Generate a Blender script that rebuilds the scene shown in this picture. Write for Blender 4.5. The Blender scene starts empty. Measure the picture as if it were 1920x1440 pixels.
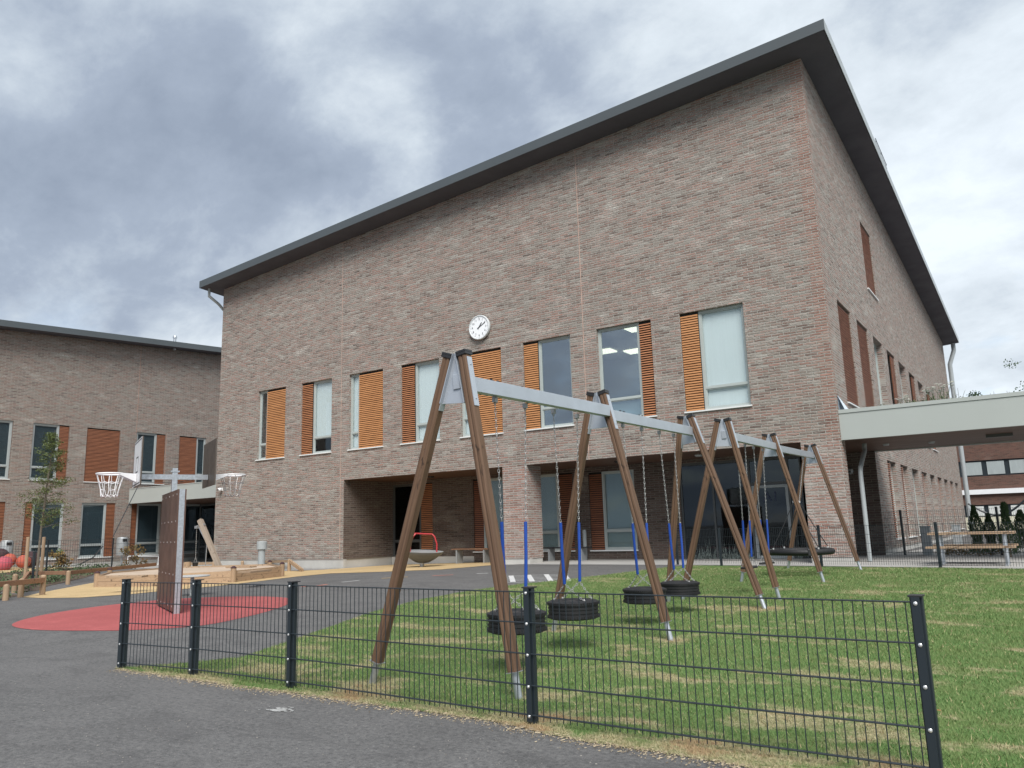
import bpy, math, random
import numpy as np
from mathutils import Vector, Matrix
from mathutils.geometry import delaunay_2d_cdt
random.seed(7); rng = np.random.default_rng(7)
SC = bpy.context.scene; COL = SC.collection
PI = math.pi
# ------------------------------------------------------------------ camera
F, YAW, PITCH, ROLL, CH = 1473.768, 0.589859, 0.18361, -0.0289151, 1.26
def cam_axes():
    cy, sy, cp, sp = math.cos(YAW), math.sin(YAW), math.cos(PITCH), math.sin(PITCH)
    fw = Vector((-sy*cp, cy*cp, sp)); rt = Vector((cy, sy, 0)); up = rt.cross(fw)
    cr, sr = math.cos(ROLL), math.sin(ROLL)
    return cr*rt+sr*up, -sr*rt+cr*up, fw
RT, UP, FW = cam_axes()
cd = bpy.data.cameras.new('camera'); cam = bpy.data.objects.new('camera', cd); COL.objects.link(cam)
cd.sensor_width = 36; cd.lens = F*36/1920; cd.clip_end = 3000; cd.clip_start = 0.05
cam.matrix_world = Matrix(((RT.x, UP.x, -FW.x, 0), (RT.y, UP.y, -FW.y, 0), (RT.z, UP.z, -FW.z, CH), (0, 0, 0, 1)))
SC.camera = cam
# ------------------------------------------------------------------ light
# main cloud masses: direction, angular radius in degrees, density
CLOUDS = [(-0.7937, 0.3988, 0.4593, 17, -0.11), (-0.726, 0.5475, 0.4161, 11, -0.1), (-0.8423, 0.4154, 0.3436, 9, -0.05), (-0.5366, 0.6911, 0.4841, 6, -0.09), (-0.3893, 0.7531, 0.5304, 5, -0.09), (-0.6283, 0.5961, 0.4999, 6.5, 0.09), (-0.7052, 0.5139, 0.4884, 4, 0.07), (-0.6088, 0.56, 0.562, 7, 0.06), (-0.7874, 0.326, 0.5231, 8, 0.05), (-0.8097, 0.5132, 0.2847, 6, 0.05), (-0.4698, 0.763, 0.444, 5, 0.05), (-0.0674, 0.9455, 0.3187, 9, 0.05), (-0.2107, 0.8051, 0.5545, 7, 0.05)]
SUN_EL, SUN_AZ = math.radians(48), math.radians(142)      # azimuth clockwise from +Y
sd = Vector((math.sin(SUN_AZ)*math.cos(SUN_EL), math.cos(SUN_AZ)*math.cos(SUN_EL), math.sin(SUN_EL)))
sl = bpy.data.lights.new('sun', 'SUN'); sl.energy = 1.5; sl.angle = math.radians(32); sl.color = (1, .965, .92)
so = bpy.data.objects.new('sun', sl); COL.objects.link(so)
so.rotation_euler = sd.to_track_quat('Z', 'Y').to_euler()
SC.view_settings.view_transform = 'Standard'; SC.view_settings.look = 'None'
SC.view_settings.exposure = 1.5; SC.view_settings.gamma = 1
W = bpy.data.worlds.new('World'); SC.world = W; W.use_nodes = True
nt = W.node_tree; N = nt.nodes; L = nt.links; N.clear()
def nn(tree, t, **k):
    n = tree.nodes.new(t)
    for a, v in k.items():
        if a == 'ins':
            for i, x in v.items(): n.inputs[i].default_value = x
        else: setattr(n, a, v)
    return n
out = nn(nt, 'ShaderNodeOutputWorld'); bg = nn(nt, 'ShaderNodeBackground', ins={1: 0.1})
L.new(bg.outputs[0], out.inputs[0])
sky = nn(nt, 'ShaderNodeTexSky', sky_type='NISHITA', sun_disc=False, sun_elevation=SUN_EL, sun_rotation=SUN_AZ)
tc = nn(nt, 'ShaderNodeTexCoord')
sep = nn(nt, 'ShaderNodeSeparateXYZ'); L.new(tc.outputs['Generated'], sep.inputs[0])
def M(tree, op, a, b=None, c=None, clamp=False):
    n = tree.nodes.new('ShaderNodeMath'); n.operation = op; n.use_clamp = clamp
    for i, v in enumerate((a, b, c)):
        if v is None: continue
        if isinstance(v, (int, float)): n.inputs[i].default_value = v
        else: tree.links.new(v, n.inputs[i])
    return n.outputs[0]
zz = M(nt, 'ADD', M(nt, 'MAXIMUM', sep.outputs[2], 0.0), 0.42)
comb = nn(nt, 'ShaderNodeCombineXYZ')
L.new(M(nt, 'DIVIDE', sep.outputs[0], zz), comb.inputs[0]); L.new(M(nt, 'DIVIDE', sep.outputs[1], zz), comb.inputs[1])
mp = nn(nt, 'ShaderNodeMapping'); mp.inputs['Location'].default_value = (0.6, 4.2, 0); mp.inputs['Rotation'].default_value = (0, 0, 0.3); mp.inputs['Scale'].default_value = (0.95, 1.15, 1)
L.new(comb.outputs[0], mp.inputs[0])
n1 = nn(nt, 'ShaderNodeTexNoise', ins={'Scale': 1.7, 'Detail': 12, 'Roughness': .58, 'Distortion': .2}); L.new(mp.outputs[0], n1.inputs['Vector'])
n2 = nn(nt, 'ShaderNodeTexNoise', ins={'Scale': 5.0, 'Detail': 10, 'Roughness': .62, 'Distortion': .3}); L.new(mp.outputs[0], n2.inputs['Vector'])
# brightening of the cloud layer towards the hidden sun (right of the view)
dot = nn(nt, 'ShaderNodeVectorMath', operation='DOT_PRODUCT'); L.new(tc.outputs['Generated'], dot.inputs[0]); dot.inputs[1].default_value = (0.80, 0.60, 0.0)
grad = M(nt, 'MULTIPLY_ADD', dot.outputs['Value'], 0.17, 0.02)
v = M(nt, 'ADD', M(nt, 'MULTIPLY_ADD', n2.outputs[0], 0.50, -0.25), n1.outputs[0]); v = M(nt, 'ADD', v, grad)
wob = nn(nt, 'ShaderNodeTexNoise', ins={'Scale': 4.5, 'Detail': 6, 'Roughness': .6}); L.new(tc.outputs['Generated'], wob.inputs['Vector'])
w1 = nn(nt, 'ShaderNodeVectorMath', operation='MULTIPLY_ADD'); L.new(wob.outputs['Color'], w1.inputs[0]); w1.inputs[1].default_value = (.34, .34, .34); w1.inputs[2].default_value = (-.17, -.17, -.17)
w2 = nn(nt, 'ShaderNodeVectorMath', operation='ADD'); L.new(w1.outputs[0], w2.inputs[0]); L.new(tc.outputs['Generated'], w2.inputs[1])
w3 = nn(nt, 'ShaderNodeVectorMath', operation='NORMALIZE'); L.new(w2.outputs[0], w3.inputs[0])
for dx_, dy_, dz_, rad, amp in CLOUDS:
    dd = nn(nt, 'ShaderNodeVectorMath', operation='DOT_PRODUCT'); L.new(w3.outputs[0], dd.inputs[0]); dd.inputs[1].default_value = (dx_, dy_, dz_)
    mr = nn(nt, 'ShaderNodeMapRange', interpolation_type='SMOOTHSTEP', ins={1: math.cos(math.radians(rad)), 2: math.cos(math.radians(rad*.25)), 3: 0, 4: amp*.55}); L.new(dd.outputs['Value'], mr.inputs[0])
    v = M(nt, 'ADD', v, mr.outputs[0])
cr_ = nn(nt, 'ShaderNodeValToRGB'); L.new(v, cr_.inputs[0])
e = cr_.color_ramp.elements
e[0].position = 0.20; e[0].color = (.225, .27, .345, 1); e[1].position = 0.76; e[1].color = (.66, .72, .775, 1)
for p_, c_ in ((.36, (.285, .335, .415)), (.47, (.39, .445, .515)), (.57, (.51, .565, .62))):
    x = e.new(p_); x.color = (*c_, 1)
mul = nn(nt, 'ShaderNodeVectorMath', operation='SCALE'); L.new(cr_.outputs[0], mul.inputs[0]); mul.inputs['Scale'].default_value = 5.0
# thin gaps low over the horizon where the blue sky shows
gap = nn(nt, 'ShaderNodeTexNoise', ins={'Scale': 5.0, 'Detail': 5, 'Roughness': .55}); L.new(mp.outputs[0], gap.inputs['Vector'])
lowm = nn(nt, 'ShaderNodeMapRange', ins={1: .30, 2: .12, 3: 0, 4: 1}); L.new(sep.outputs[2], lowm.inputs[0])
gm = nn(nt, 'ShaderNodeMapRange', ins={1: .52, 2: .66, 3: 0, 4: .55}); L.new(gap.outputs[0], gm.inputs[0])
mixw = nn(nt, 'ShaderNodeMix', data_type='RGBA'); L.new(M(nt, 'MULTIPLY', gm.outputs[0], lowm.outputs[0]), mixw.inputs[0])
skm = nn(nt, 'ShaderNodeVectorMath', operation='SCALE'); L.new(sky.outputs[0], skm.inputs[0]); skm.inputs['Scale'].default_value = 0.6
L.new(mul.outputs[0], mixw.inputs[6]); L.new(skm.outputs[0], mixw.inputs[7]); L.new(mixw.outputs[2], bg.inputs[0])

# ------------------------------------------------------------------ ground shape and sight-line helpers
def itp(x, xs, ys): return float(np.interp(x, xs, ys))
def sm(t): t = min(1, max(0, t)); return t*t*(3-2*t)
def gz(x, y):
    b = itp(y, [5, 8, 12, 15, 19, 60], [0, .05, .10, .15, .19, .19])
    w = itp(x, [-30, -22, -14], [-.15, .1, 1])
    return b*w + .24*sm((-x-29)/6)*sm((21.5-y)/3.5)
def ray(px, py): return RT*((px-960)/F) + UP*((720-py)/F) + FW
O = Vector((0, 0, CH))
def onY(px, py, Y): d = ray(px, py); return O + d*(Y/d.y)
def onX(px, py, X): d = ray(px, py); return O + d*(X/d.x)
def onZ(px, py, Z): d = ray(px, py); return O + d*((Z-CH)/d.z)
def P(px, py, h=0.0):
    z = 0.0
    for _ in range(30):
        q = onZ(px, py, z); z = .5*z + .5*(gz(q.x, q.y)+h)
    return onZ(px, py, z)
def proj(p):
    q = p-O; return 960+F*q.dot(RT)/q.dot(FW), 720-F*q.dot(UP)/q.dot(FW)

# ------------------------------------------------------------------ mesh builder
class MB:
    def __init__(s): s.v = []; s.f = []; s.m = []
    def quad(s, a, b, c, d, m=0):
        n = len(s.v); s.v += [tuple(a), tuple(b), tuple(c), tuple(d)]; s.f.append((n, n+1, n+2, n+3)); s.m.append(m)
    def poly(s, pts, m=0):
        n = len(s.v); s.v += [tuple(p) for p in pts]; s.f.append(tuple(range(n, n+len(pts)))); s.m.append(m)
    def box(s, x0, x1, y0, y1, z0, z1, m=0):
        if x0 > x1: x0, x1 = x1, x0
        if y0 > y1: y0, y1 = y1, y0
        if z0 > z1: z0, z1 = z1, z0
        n = len(s.v)
        s.v += [(x0,y0,z0),(x1,y0,z0),(x1,y1,z0),(x0,y1,z0),(x0,y0,z1),(x1,y0,z1),(x1,y1,z1),(x0,y1,z1)]
        for f in ((0,3,2,1),(4,5,6,7),(0,1,5,4),(1,2,6,5),(2,3,7,6),(3,0,4,7)):
            s.f.append(tuple(n+i for i in f)); s.m.append(m)
    def obox(s, c, ax, ay, az, hx, hy, hz, m=0):     # oriented box
        c = Vector(c); n = len(s.v)
        for k in (-1, 1):
            for i, j in ((-1,-1),(1,-1),(1,1),(-1,1)):
                s.v.append(tuple(c+ax*hx*i+ay*hy*j+az*hz*k))
        for f in ((0,3,2,1),(4,5,6,7),(0,1,5,4),(1,2,6,5),(2,3,7,6),(3,0,4,7)):
            s.f.append(tuple(n+i for i in f)); s.m.append(m)
    def tube(s, pts, r, seg=8, cap=True, m=0, closed=False):
        pts = [Vector(p) for p in pts]; rs = r if isinstance(r, (list, tuple)) else [r]*len(pts)
        n0 = len(s.v); K = len(pts); prev = None
        for i, p in enumerate(pts):
            if closed: t = (pts[(i+1) % K]-pts[i-1])
            else: t = (pts[min(i+1, K-1)]-pts[max(i-1, 0)])
            t.normalize()
            if prev is None:
                a = Vector((0, 0, 1)) if abs(t.z) < .9 else Vector((1, 0, 0)); u = t.cross(a).normalized()
            else: u = (prev - t*prev.dot(t)).normalized()
            prev = u; w = t.cross(u)
            for k in range(seg):
                an = 2*PI*k/seg; s.v.append(tuple(p+(u*math.cos(an)+w*math.sin(an))*rs[i]))
        R_ = K if closed else K-1
        for i in range(R_):
            for k in range(seg):
                a = n0+i*seg+k; b = n0+i*seg+(k+1) % seg; c = n0+((i+1) % K)*seg+(k+1) % seg; d = n0+((i+1) % K)*seg+k
                s.f.append((a, b, c, d)); s.m.append(m)
        if cap and not closed:
            s.f.append(tuple(n0+k for k in range(seg))[::-1]); s.m.append(m)
            s.f.append(tuple(n0+(K-1)*seg+k for k in range(seg))); s.m.append(m)
    def lathe(s, prof, c=(0,0,0), seg=24, m=0, axis='z'):
        n0 = len(s.v)
        for r, z in prof:
            for k in range(seg):
                a = 2*PI*k/seg; q = (r*math.cos(a), r*math.sin(a), z)
                if axis == 'y': q = (q[0], q[2], q[1])
                s.v.append((c[0]+q[0], c[1]+q[1], c[2]+q[2]))
        for i in range(len(prof)-1):
            for k in range(seg):
                f = (n0+i*seg+k, n0+i*seg+(k+1) % seg, n0+(i+1)*seg+(k+1) % seg, n0+(i+1)*seg+k)
                s.f.append(f if axis == 'z' else f[::-1]); s.m.append(m)
    def prism(s, pts, z0, z1, m=0):
        n = len(pts)
        s.poly([(x, y, z0) for x, y in pts][::-1], m); s.poly([(x, y, z1) for x, y in pts], m)
        for i in range(n):
            a, b = pts[i], pts[(i+1) % n]
            s.quad((a[0],a[1],z0), (b[0],b[1],z0), (b[0],b[1],z1), (a[0],a[1],z1), m)
    def build(s, name, mats, parent=None, smooth=False, mw=None, origin=None, bevel=0):
        me = bpy.data.meshes.new(name); V = s.v
        if origin is not None: V = [(x-origin[0], y-origin[1], z-origin[2]) for x, y, z in V]
        me.from_pydata(V, [], s.f); me.update()
        mats = mats if isinstance(mats, (list, tuple)) else [mats]
        for m in mats: me.materials.append(m)
        if len(mats) > 1: me.polygons.foreach_set('material_index', s.m)
        uv = me.uv_layers.new(name='uv')
        co = np.empty(len(me.vertices)*3); me.vertices.foreach_get('co', co); co = co.reshape(-1, 3)
        nl = len(me.loops); vi = np.empty(nl, int); me.loops.foreach_get('vertex_index', vi)
        nrm = np.empty(len(me.polygons)*3); me.polygons.foreach_get('normal', nrm); nrm = nrm.reshape(-1, 3)
        tot = np.empty(len(me.polygons), int); me.polygons.foreach_get('loop_total', tot)
        ln = np.repeat(nrm, tot, axis=0); c = co[vi]
        a = np.abs(ln); ax = np.argmax(a, 1)
        u = np.where(ax == 0, c[:, 1], c[:, 0]); w = np.where(ax == 2, c[:, 1], c[:, 2])
        uv.data.foreach_set('uv', np.stack([u, w], 1).ravel())
        if smooth:
            me.polygons.foreach_set('use_smooth', [True]*len(me.polygons))
            me.set_sharp_from_angle(angle=math.radians(40))
        o = bpy.data.objects.new(name, me); COL.objects.link(o)
        if bevel:
            b = o.modifiers.new('bevel', 'BEVEL'); b.width = bevel; b.segments = 2; b.limit_method = 'ANGLE'
        if parent is not None:
            o.parent = parent
            if mw is None: mw = Matrix.Translation(Vector(origin) if origin is not None else Vector((0, 0, 0)))
            root = parent; pm = Matrix()
            while root is not None: pm = root.matrix_basis @ pm; root = root.parent
            o.matrix_basis = pm.inverted() @ mw
        elif mw is not None: o.matrix_basis = mw
        elif origin is not None: o.location = origin
        return o
def tag(o, label=None, cat=None, group=None, kind=None):
    if label: o['label'] = label
    if cat: o['category'] = cat
    if group: o['group'] = group
    if kind: o['kind'] = kind
    return o
def empty(name, loc, label, cat, group=None, rz=0):
    o = bpy.data.objects.new(name, None); COL.objects.link(o); o.location = loc; o.rotation_euler = (0, 0, rz); o.empty_display_size = .2
    o.matrix_basis = Matrix.Translation(Vector(loc)) @ Matrix.Rotation(rz, 4, 'Z')
    return tag(o, label, cat, group)
def copy_tree(o, parent=None):
    c = o.copy(); COL.objects.link(c); c.parent = parent
    for ch in [x for x in SC.objects if x.parent == o]: copy_tree(ch, c)
    return c
def beam_mw(p0, p1, roll=0):
    p0, p1 = Vector(p0), Vector(p1); d = p1-p0
    return Matrix.Translation(p0) @ d.to_track_quat('Z', 'Y').to_matrix().to_4x4() @ Matrix.Rotation(roll, 4, 'Z')

# ------------------------------------------------------------------ materials
def newmat(name):
    m = bpy.data.materials.new(name); m.use_nodes = True; t = m.node_tree; t.nodes.clear()
    o = nn(t, 'ShaderNodeOutputMaterial'); b = nn(t, 'ShaderNodeBsdfPrincipled'); t.links.new(b.outputs[0], o.inputs[0])
    return m, t, b, o
def rgb(c): return (*c, 1) if len(c) == 3 else c
def mixc(t, f, a, b, mode='MIX'):
    n = t.nodes.new('ShaderNodeMix'); n.data_type = 'RGBA'; n.blend_type = mode
    for i, x in ((0, f), (6, a), (7, b)):
        if isinstance(x, (int, float)): n.inputs[i].default_value = x
        elif isinstance(x, (tuple, list)): n.inputs[i].default_value = rgb(x)
        else: t.links.new(x, n.inputs[i])
    return n.outputs[2]
def noise(t, vec, scale, detail=4, rough=.55, dist=0):
    n = nn(t, 'ShaderNodeTexNoise', ins={'Scale': scale, 'Detail': detail, 'Roughness': rough, 'Distortion': dist}); t.links.new(vec, n.inputs['Vector']); return n.outputs[0]
def remap(t, x, a, b, c=0., d=1.):
    n = nn(t, 'ShaderNodeMapRange', ins={1: a, 2: b, 3: c, 4: d}); t.links.new(x, n.inputs[0]); return n.outputs[0]
def mapping(t, vec, scale, loc=(0,0,0)):
    n = nn(t, 'ShaderNodeMapping'); n.inputs['Scale'].default_value = scale; n.inputs['Location'].default_value = loc; t.links.new(vec, n.inputs[0]); return n.outputs[0]
def bump(t, b, h, strength, dist):
    n = nn(t, 'ShaderNodeBump', ins={'Strength': strength, 'Distance': dist}); t.links.new(h, n.inputs['Height']); t.links.new(n.outputs[0], b.inputs['Normal'])
def geo(t): return nn(t, 'ShaderNodeNewGeometry').outputs['Position']
def objc(t): return nn(t, 'ShaderNodeTexCoord').outputs['Object']
def plain(name, c, rough=.5, metal=0, var=.12, scale=6, bmp=0, c2=None, stretch=(1,1,1), spec=.5):
    m, t, b, o = newmat(name); v = mapping(t, objc(t), stretch)
    n = remap(t, noise(t, v, scale, 6, .6), .3, .7)
    c2 = c2 or tuple(x*(1-var) for x in c); c1 = tuple(min(1, x*(1+var)) for x in c)
    t.links.new(mixc(t, n, c1, c2), b.inputs['Base Color'])
    b.inputs['Metallic'].default_value = metal; b.inputs['Specular IOR Level'].default_value = spec
    t.links.new(remap(t, n, 0, 1, max(.02, rough-.08), rough+.08), b.inputs['Roughness'])
    if bmp: bump(t, b, noise(t, v, scale*8, 4), .4, bmp)
    return m
def brick(name, pal, mortar, smear=.5, rowh=.075, bw=.33, ms=.009, tone=1.0, quoin=None):
    m, t, b, o = newmat(name)
    uv = nn(t, 'ShaderNodeUVMap').outputs[0]
    nz = nn(t, 'ShaderNodeTexNoise', ins={'Scale': 9, 'Detail': 3}); t.links.new(uv, nz.inputs['Vector'])
    d = nn(t, 'ShaderNodeVectorMath', operation='SUBTRACT'); t.links.new(nz.outputs['Color'], d.inputs[0]); d.inputs[1].default_value = (.5, .5, .5)
    d2 = nn(t, 'ShaderNodeVectorMath', operation='MULTIPLY'); t.links.new(d.outputs[0], d2.inputs[0]); d2.inputs[1].default_value = (.022, .02, 0)
    ad = nn(t, 'ShaderNodeVectorMath', operation='ADD'); t.links.new(uv, ad.inputs[0]); t.links.new(d2.outputs[0], ad.inputs[1])
    bt = nn(t, 'ShaderNodeTexBrick', offset=.5, ins={'Color1': (0,0,0,1), 'Color2': (1,1,1,1), 'Mortar': (0,0,0,1), 'Scale': 1, 'Mortar Size': ms, 'Mortar Smooth': .6, 'Bias': 0, 'Brick Width': bw, 'Row Height': rowh})
    t.links.new(ad.outputs[0], bt.inputs['Vector'])
    cr = nn(t, 'ShaderNodeValToRGB'); t.links.new(bt.outputs['Color'], cr.inputs[0]); els = cr.color_ramp.elements
    k = len(pal)
    els[0].color = rgb(pal[0]); els[0].position = 0; els[1].position = .98; els[1].color = rgb(pal[-1])
    for i in range(1, k-1): x = els.new(i/(k-1)); x.color = rgb(pal[i])
    big = noise(t, mapping(t, uv, (.18, .32, 1)), 1, 5, .6)
    med = noise(t, mapping(t, uv, (3.2, 8, 1)), 1, 6, .7)
    fine = noise(t, mapping(t, uv, (14, 30, 1)), 1, 4, .6)
    col = mixc(t, remap(t, fine, .35, .7, 0, .35), cr.outputs[0], tuple(x*.6 for x in pal[0]))
    # slurry of mortar wiped over the bricks
    sme = M(t, 'ADD', M(t, 'MULTIPLY', remap(t, med, .46, .66), .75), M(t, 'MULTIPLY', remap(t, fine, .45, .62), .35))
    sme = M(t, 'MULTIPLY', sme, M(t, 'MULTIPLY', remap(t, big, .3, .7, .55, 1.25), smear), clamp=True)
    col = mixc(t, sme, col, mortar)
    light = remap(t, noise(t, mapping(t, uv, (.7, 1.9, 1), (5, 3, 0)), 1, 5, .65), .57, .70, 0, .75)
    col = mixc(t, M(t, 'MULTIPLY', light, remap(t, fine, .35, .6)), col, tuple(min(1, x*1.45) for x in mortar))
    mo = mixc(t, fine, tuple(x*.8 for x in mortar), tuple(min(1, x*1.2) for x in mortar))
    if quoin:
        g = nn(t, 'ShaderNodeSeparateXYZ'); t.links.new(nn(t, 'ShaderNodeNewGeometry').outputs['Position'], g.inputs[0])
        qm = M(t, 'MULTIPLY', remap(t, M(t, 'ADD', g.outputs[0], M(t, 'MULTIPLY', med, .5)), quoin-.45, quoin-.25), remap(t, g.outputs[1], 21.9, 21.7))
        col = mixc(t, M(t, 'MULTIPLY', qm, .30), col, (.40,.16,.11))
    col = mixc(t, bt.outputs['Fac'], col, mo)
    if tone != 1: col = mixc(t, 1.0, col, (tone, tone, tone), 'MULTIPLY')
    t.links.new(col, b.inputs['Base Color']); b.inputs['Roughness'].default_value = .9; b.inputs['Specular IOR Level'].default_value = .2
    h = M(t, 'ADD', M(t, 'MULTIPLY', bt.outputs['Fac'], -1.0), M(t, 'MULTIPLY', fine, .7)); h = M(t, 'ADD', h, M(t, 'MULTIPLY', med, .5))
    bump(t, b, h, 1.0, .03)
    return m
PAL = [(.15,.105,.09), (.27,.18,.15), (.34,.205,.168), (.26,.21,.18), (.335,.30,.262), (.39,.215,.175), (.41,.375,.335)]
PALW = [(.14,.10,.088), (.235,.16,.135), (.295,.185,.152), (.23,.187,.162), (.29,.258,.225), (.31,.19,.158)]
PALR = [(.22,.12,.095), (.32,.18,.145), (.38,.18,.135), (.27,.19,.16), (.36,.30,.26)]
m_brick = brick('slurried brick', PAL, (.47,.452,.41), .62, ms=.014, quoin=-4.02, tone=.93)
m_brickwing = brick('wing brick', PALW, (.40,.382,.345), .58, ms=.013)
m_brickp = brick('pillar brick', PALR, (.49,.465,.43), .8, ms=.014)
m_brickr = brick('recess brick with painted shade', [(.10,.075,.065), (.17,.12,.105), (.20,.14,.12), (.16,.12,.105), (.22,.17,.145)], (.34,.31,.265), .22, ms=.010, tone=.70)  # recess shade put into the colour: darker palette and lowered tone
m_brickfar = brick('distant brick', [(.12,.07,.055), (.17,.095,.075), (.21,.11,.085), (.15,.10,.08)], (.18,.14,.12), .3)
def concrete(name, c, bmp=.003):
    m, t, b, o = newmat(name); g = geo(t)
    a = noise(t, g, 1.1, 6, .6); f = noise(t, g, 45, 4, .7)
    col = mixc(t, remap(t, a, .3, .7), tuple(x*.85 for x in c), tuple(min(1, x*1.1) for x in c))
    col = mixc(t, remap(t, f, .4, .75, 0, .3), col, tuple(x*.6 for x in c))
    t.links.new(col, b.inputs['Base Color']); b.inputs['Roughness'].default_value = .88
    bump(t, b, f, .4, bmp); return m
m_conc = concrete('plinth concrete', (.50,.49,.46)); m_pave = concrete('paving', (.40,.39,.37))
def wood(name, c1, c2, along='z', rough=.75, gscale=1.0):
    m, t, b, o = newmat(name); ob = objc(t)
    s = {'z': (38, 38, 1.6), 'x': (1.6, 38, 38), 'y': (38, 1.6, 38)}[along]
    v = mapping(t, ob, tuple(x*gscale for x in s))
    g = noise(t, v, 1, 5, .65, .6); k = noise(t, mapping(t, ob, (9, 9, 3.4) if along == 'z' else (3.4, 9, 9)), 1, 3, .5, 1.5)
    rnd = nn(t, 'ShaderNodeObjectInfo').outputs['Random']
    col = mixc(t, remap(t, g, .3, .72), c1, c2)
    col = mixc(t, remap(t, k, .61, .67, 0, .8), col, tuple(x*.3 for x in c2))
    br = remap(t, rnd, 0, 1, .85, 1.12)
    hs = nn(t, 'ShaderNodeHueSaturation', ins={'Hue': .5, 'Saturation': 1}); t.links.new(col, hs.inputs['Color']); t.links.new(br, hs.inputs['Value'])
    t.links.new(hs.outputs[0], b.inputs['Base Color']); b.inputs['Roughness'].default_value = rough
    bump(t, b, g, .35, .003); return m
m_leg = wood('brown stained timber', (.165,.096,.056), (.082,.043,.024))
m_timber = wood('pale timber', (.40,.29,.19), (.28,.185,.115)); m_timberx = wood('pale timber boards', (.40,.29,.19), (.29,.19,.12), 'x')
m_timberr = wood('reddish timber rail', (.30,.17,.10), (.2,.105,.06), 'x')
m_timberg = wood('weathered timber', (.36,.30,.24), (.25,.2,.155))
m_louo = plain('orange louvre wood', (.46,.215,.085), .55, var=.2, scale=2, stretch=(1, 1, 14), c2=(.34,.15,.055))
m_loud = plain('brown louvre wood', (.40,.17,.075), .6, var=.2, scale=2, stretch=(1, 1, 14), c2=(.28,.115,.05))
m_lour = plain('red brown louvre wood', (.25,.095,.045), .55, var=.2, scale=2, stretch=(1, 1, 14), c2=(.17,.064,.032))
m_dark = plain('dark backing', (.018,.016,.015), .8, var=.1)
m_frame = plain('grey green frame paint', (.40,.44,.425), .4, var=.04, scale=2)
m_framew = plain('wing frame paint', (.36,.39,.39), .4, var=.04)
m_screen = plain('dark roller screen', (.075,.09,.10), .7, var=.12, scale=3, stretch=(1, 1, 18))
m_framed = plain('dark frame paint', (.08,.085,.085), .4, var=.05)
m_sill = plain('white sill', (.74,.75,.74), .4, var=.05, scale=1.5)
m_fascia = plain('dark grey fascia metal', (.075,.088,.095), .45, var=.07, scale=.6)
m_soffit = plain('dark soffit boards', (.082,.080,.098), .65, var=.1, scale=1)
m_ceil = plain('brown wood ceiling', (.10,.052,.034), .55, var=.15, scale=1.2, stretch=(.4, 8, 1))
m_roof = plain('roof sheet', (.12,.13,.135), .5, var=.08, scale=.8)
m_beam = plain('pale green grey cladding', (.40,.425,.405), .45, var=.035, scale=.5)
m_pipe = plain('grey downpipe paint', (.34,.37,.38), .4, var=.06)
m_galv = plain('galvanised steel', (.50,.53,.56), .38, metal=.75, var=.2, scale=22)
m_galvb = plain('pale painted steel', (.44,.475,.52), .35, metal=.35, var=.06, scale=3)
m_chain = plain('chain steel', (.36,.36,.355), .5, metal=.5, var=.15, scale=40)
m_fence = plain('anthracite powder coat', (.018,.026,.032), .42, var=.12, scale=8)
m_bolt = plain('bolt steel', (.75,.75,.74), .25, metal=.6, var=.1, scale=30)
m_blue = plain('blue sleeve', (.010,.055,.30), .4, var=.15, scale=12)
m_rubber = plain('black rubber', (.011,.011,.0125), .62, var=.25, scale=18, bmp=.002)
m_black = plain('black plastic', (.02,.02,.022), .45, var=.1)
m_white = plain('white paint', (.80,.81,.82), .35, var=.04)
m_red = plain('red paint', (.40,.03,.035), .35, var=.1)
m_bowl = plain('grey moulded plastic', (.36,.37,.37), .45, var=.06)
m_bowlu = plain('dark grey moulded plastic', (.125,.135,.145), .5, var=.08)
m_panel = plain('brown faced plywood', (.105,.058,.042), .42, var=.14, scale=2.5)
m_bin = plain('bin metal', (.36,.38,.39), .45, metal=.2, var=.07)
m_coral = plain('coral rubber', (.42,.095,.06), .8, var=.15, scale=20); m_pink = plain('pink rubber', (.42,.08,.11), .8, var=.15, scale=20)
m_maroon = plain('dark maroon rubber', (.05,.022,.025), .8, var=.15, scale=20)
m_blind = plain('white blind cloth', (.80,.83,.84), .8, var=.05, scale=1.2, stretch=(30, 1, .3))
m_room = plain('room wall paint', (.55,.54,.50), .8, var=.03)
m_roomf = plain('room floor', (.22,.2,.18), .6, var=.1)
def emis(name, c, s):
    m, t, b, o = newmat(name); b.inputs['Emission Color'].default_value = rgb(c); b.inputs['Emission Strength'].default_value = s
    b.inputs['Base Color'].default_value = rgb(c); return m
m_lamp = emis('lit ceiling panel', (1, .93, .72), 1.1)
def glass(name, tint, r0, rr=.02):
    m = bpy.data.materials.new(name); m.use_nodes = True; t = m.node_tree; t.nodes.clear()
    o = nn(t, 'ShaderNodeOutputMaterial'); tr = nn(t, 'ShaderNodeBsdfTransparent', ins={0: rgb(tint)}); gl = nn(t, 'ShaderNodeBsdfGlossy', ins={'Roughness': rr, 0: (.9, .95, 1, 1)})
    lw = nn(t, 'ShaderNodeLayerWeight', ins={0: .5}); f = M(t, 'MULTIPLY_ADD', M(t, 'POWER', lw.outputs['Facing'], 4.0), .8, r0, clamp=True)
    nb = nn(t, 'ShaderNodeBump', ins={'Strength': .06, 'Distance': .02}); t.links.new(noise(t, geo(t), .9, 2), nb.inputs['Height']); t.links.new(nb.outputs[0], gl.inputs['Normal'])
    mx = nn(t, 'ShaderNodeMixShader'); t.links.new(f, mx.inputs[0]); t.links.new(tr.outputs[0], mx.inputs[1]); t.links.new(gl.outputs[0], mx.inputs[2]); t.links.new(mx.outputs[0], o.inputs[0])
    return m
m_glass = glass('window glass', (.70,.76,.76), .28)
m_glassd = glass('dark window glass', (.34,.40,.42), .045)
m_glassw = glass('wing window glass', (.82,.88,.90), .07)
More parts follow.
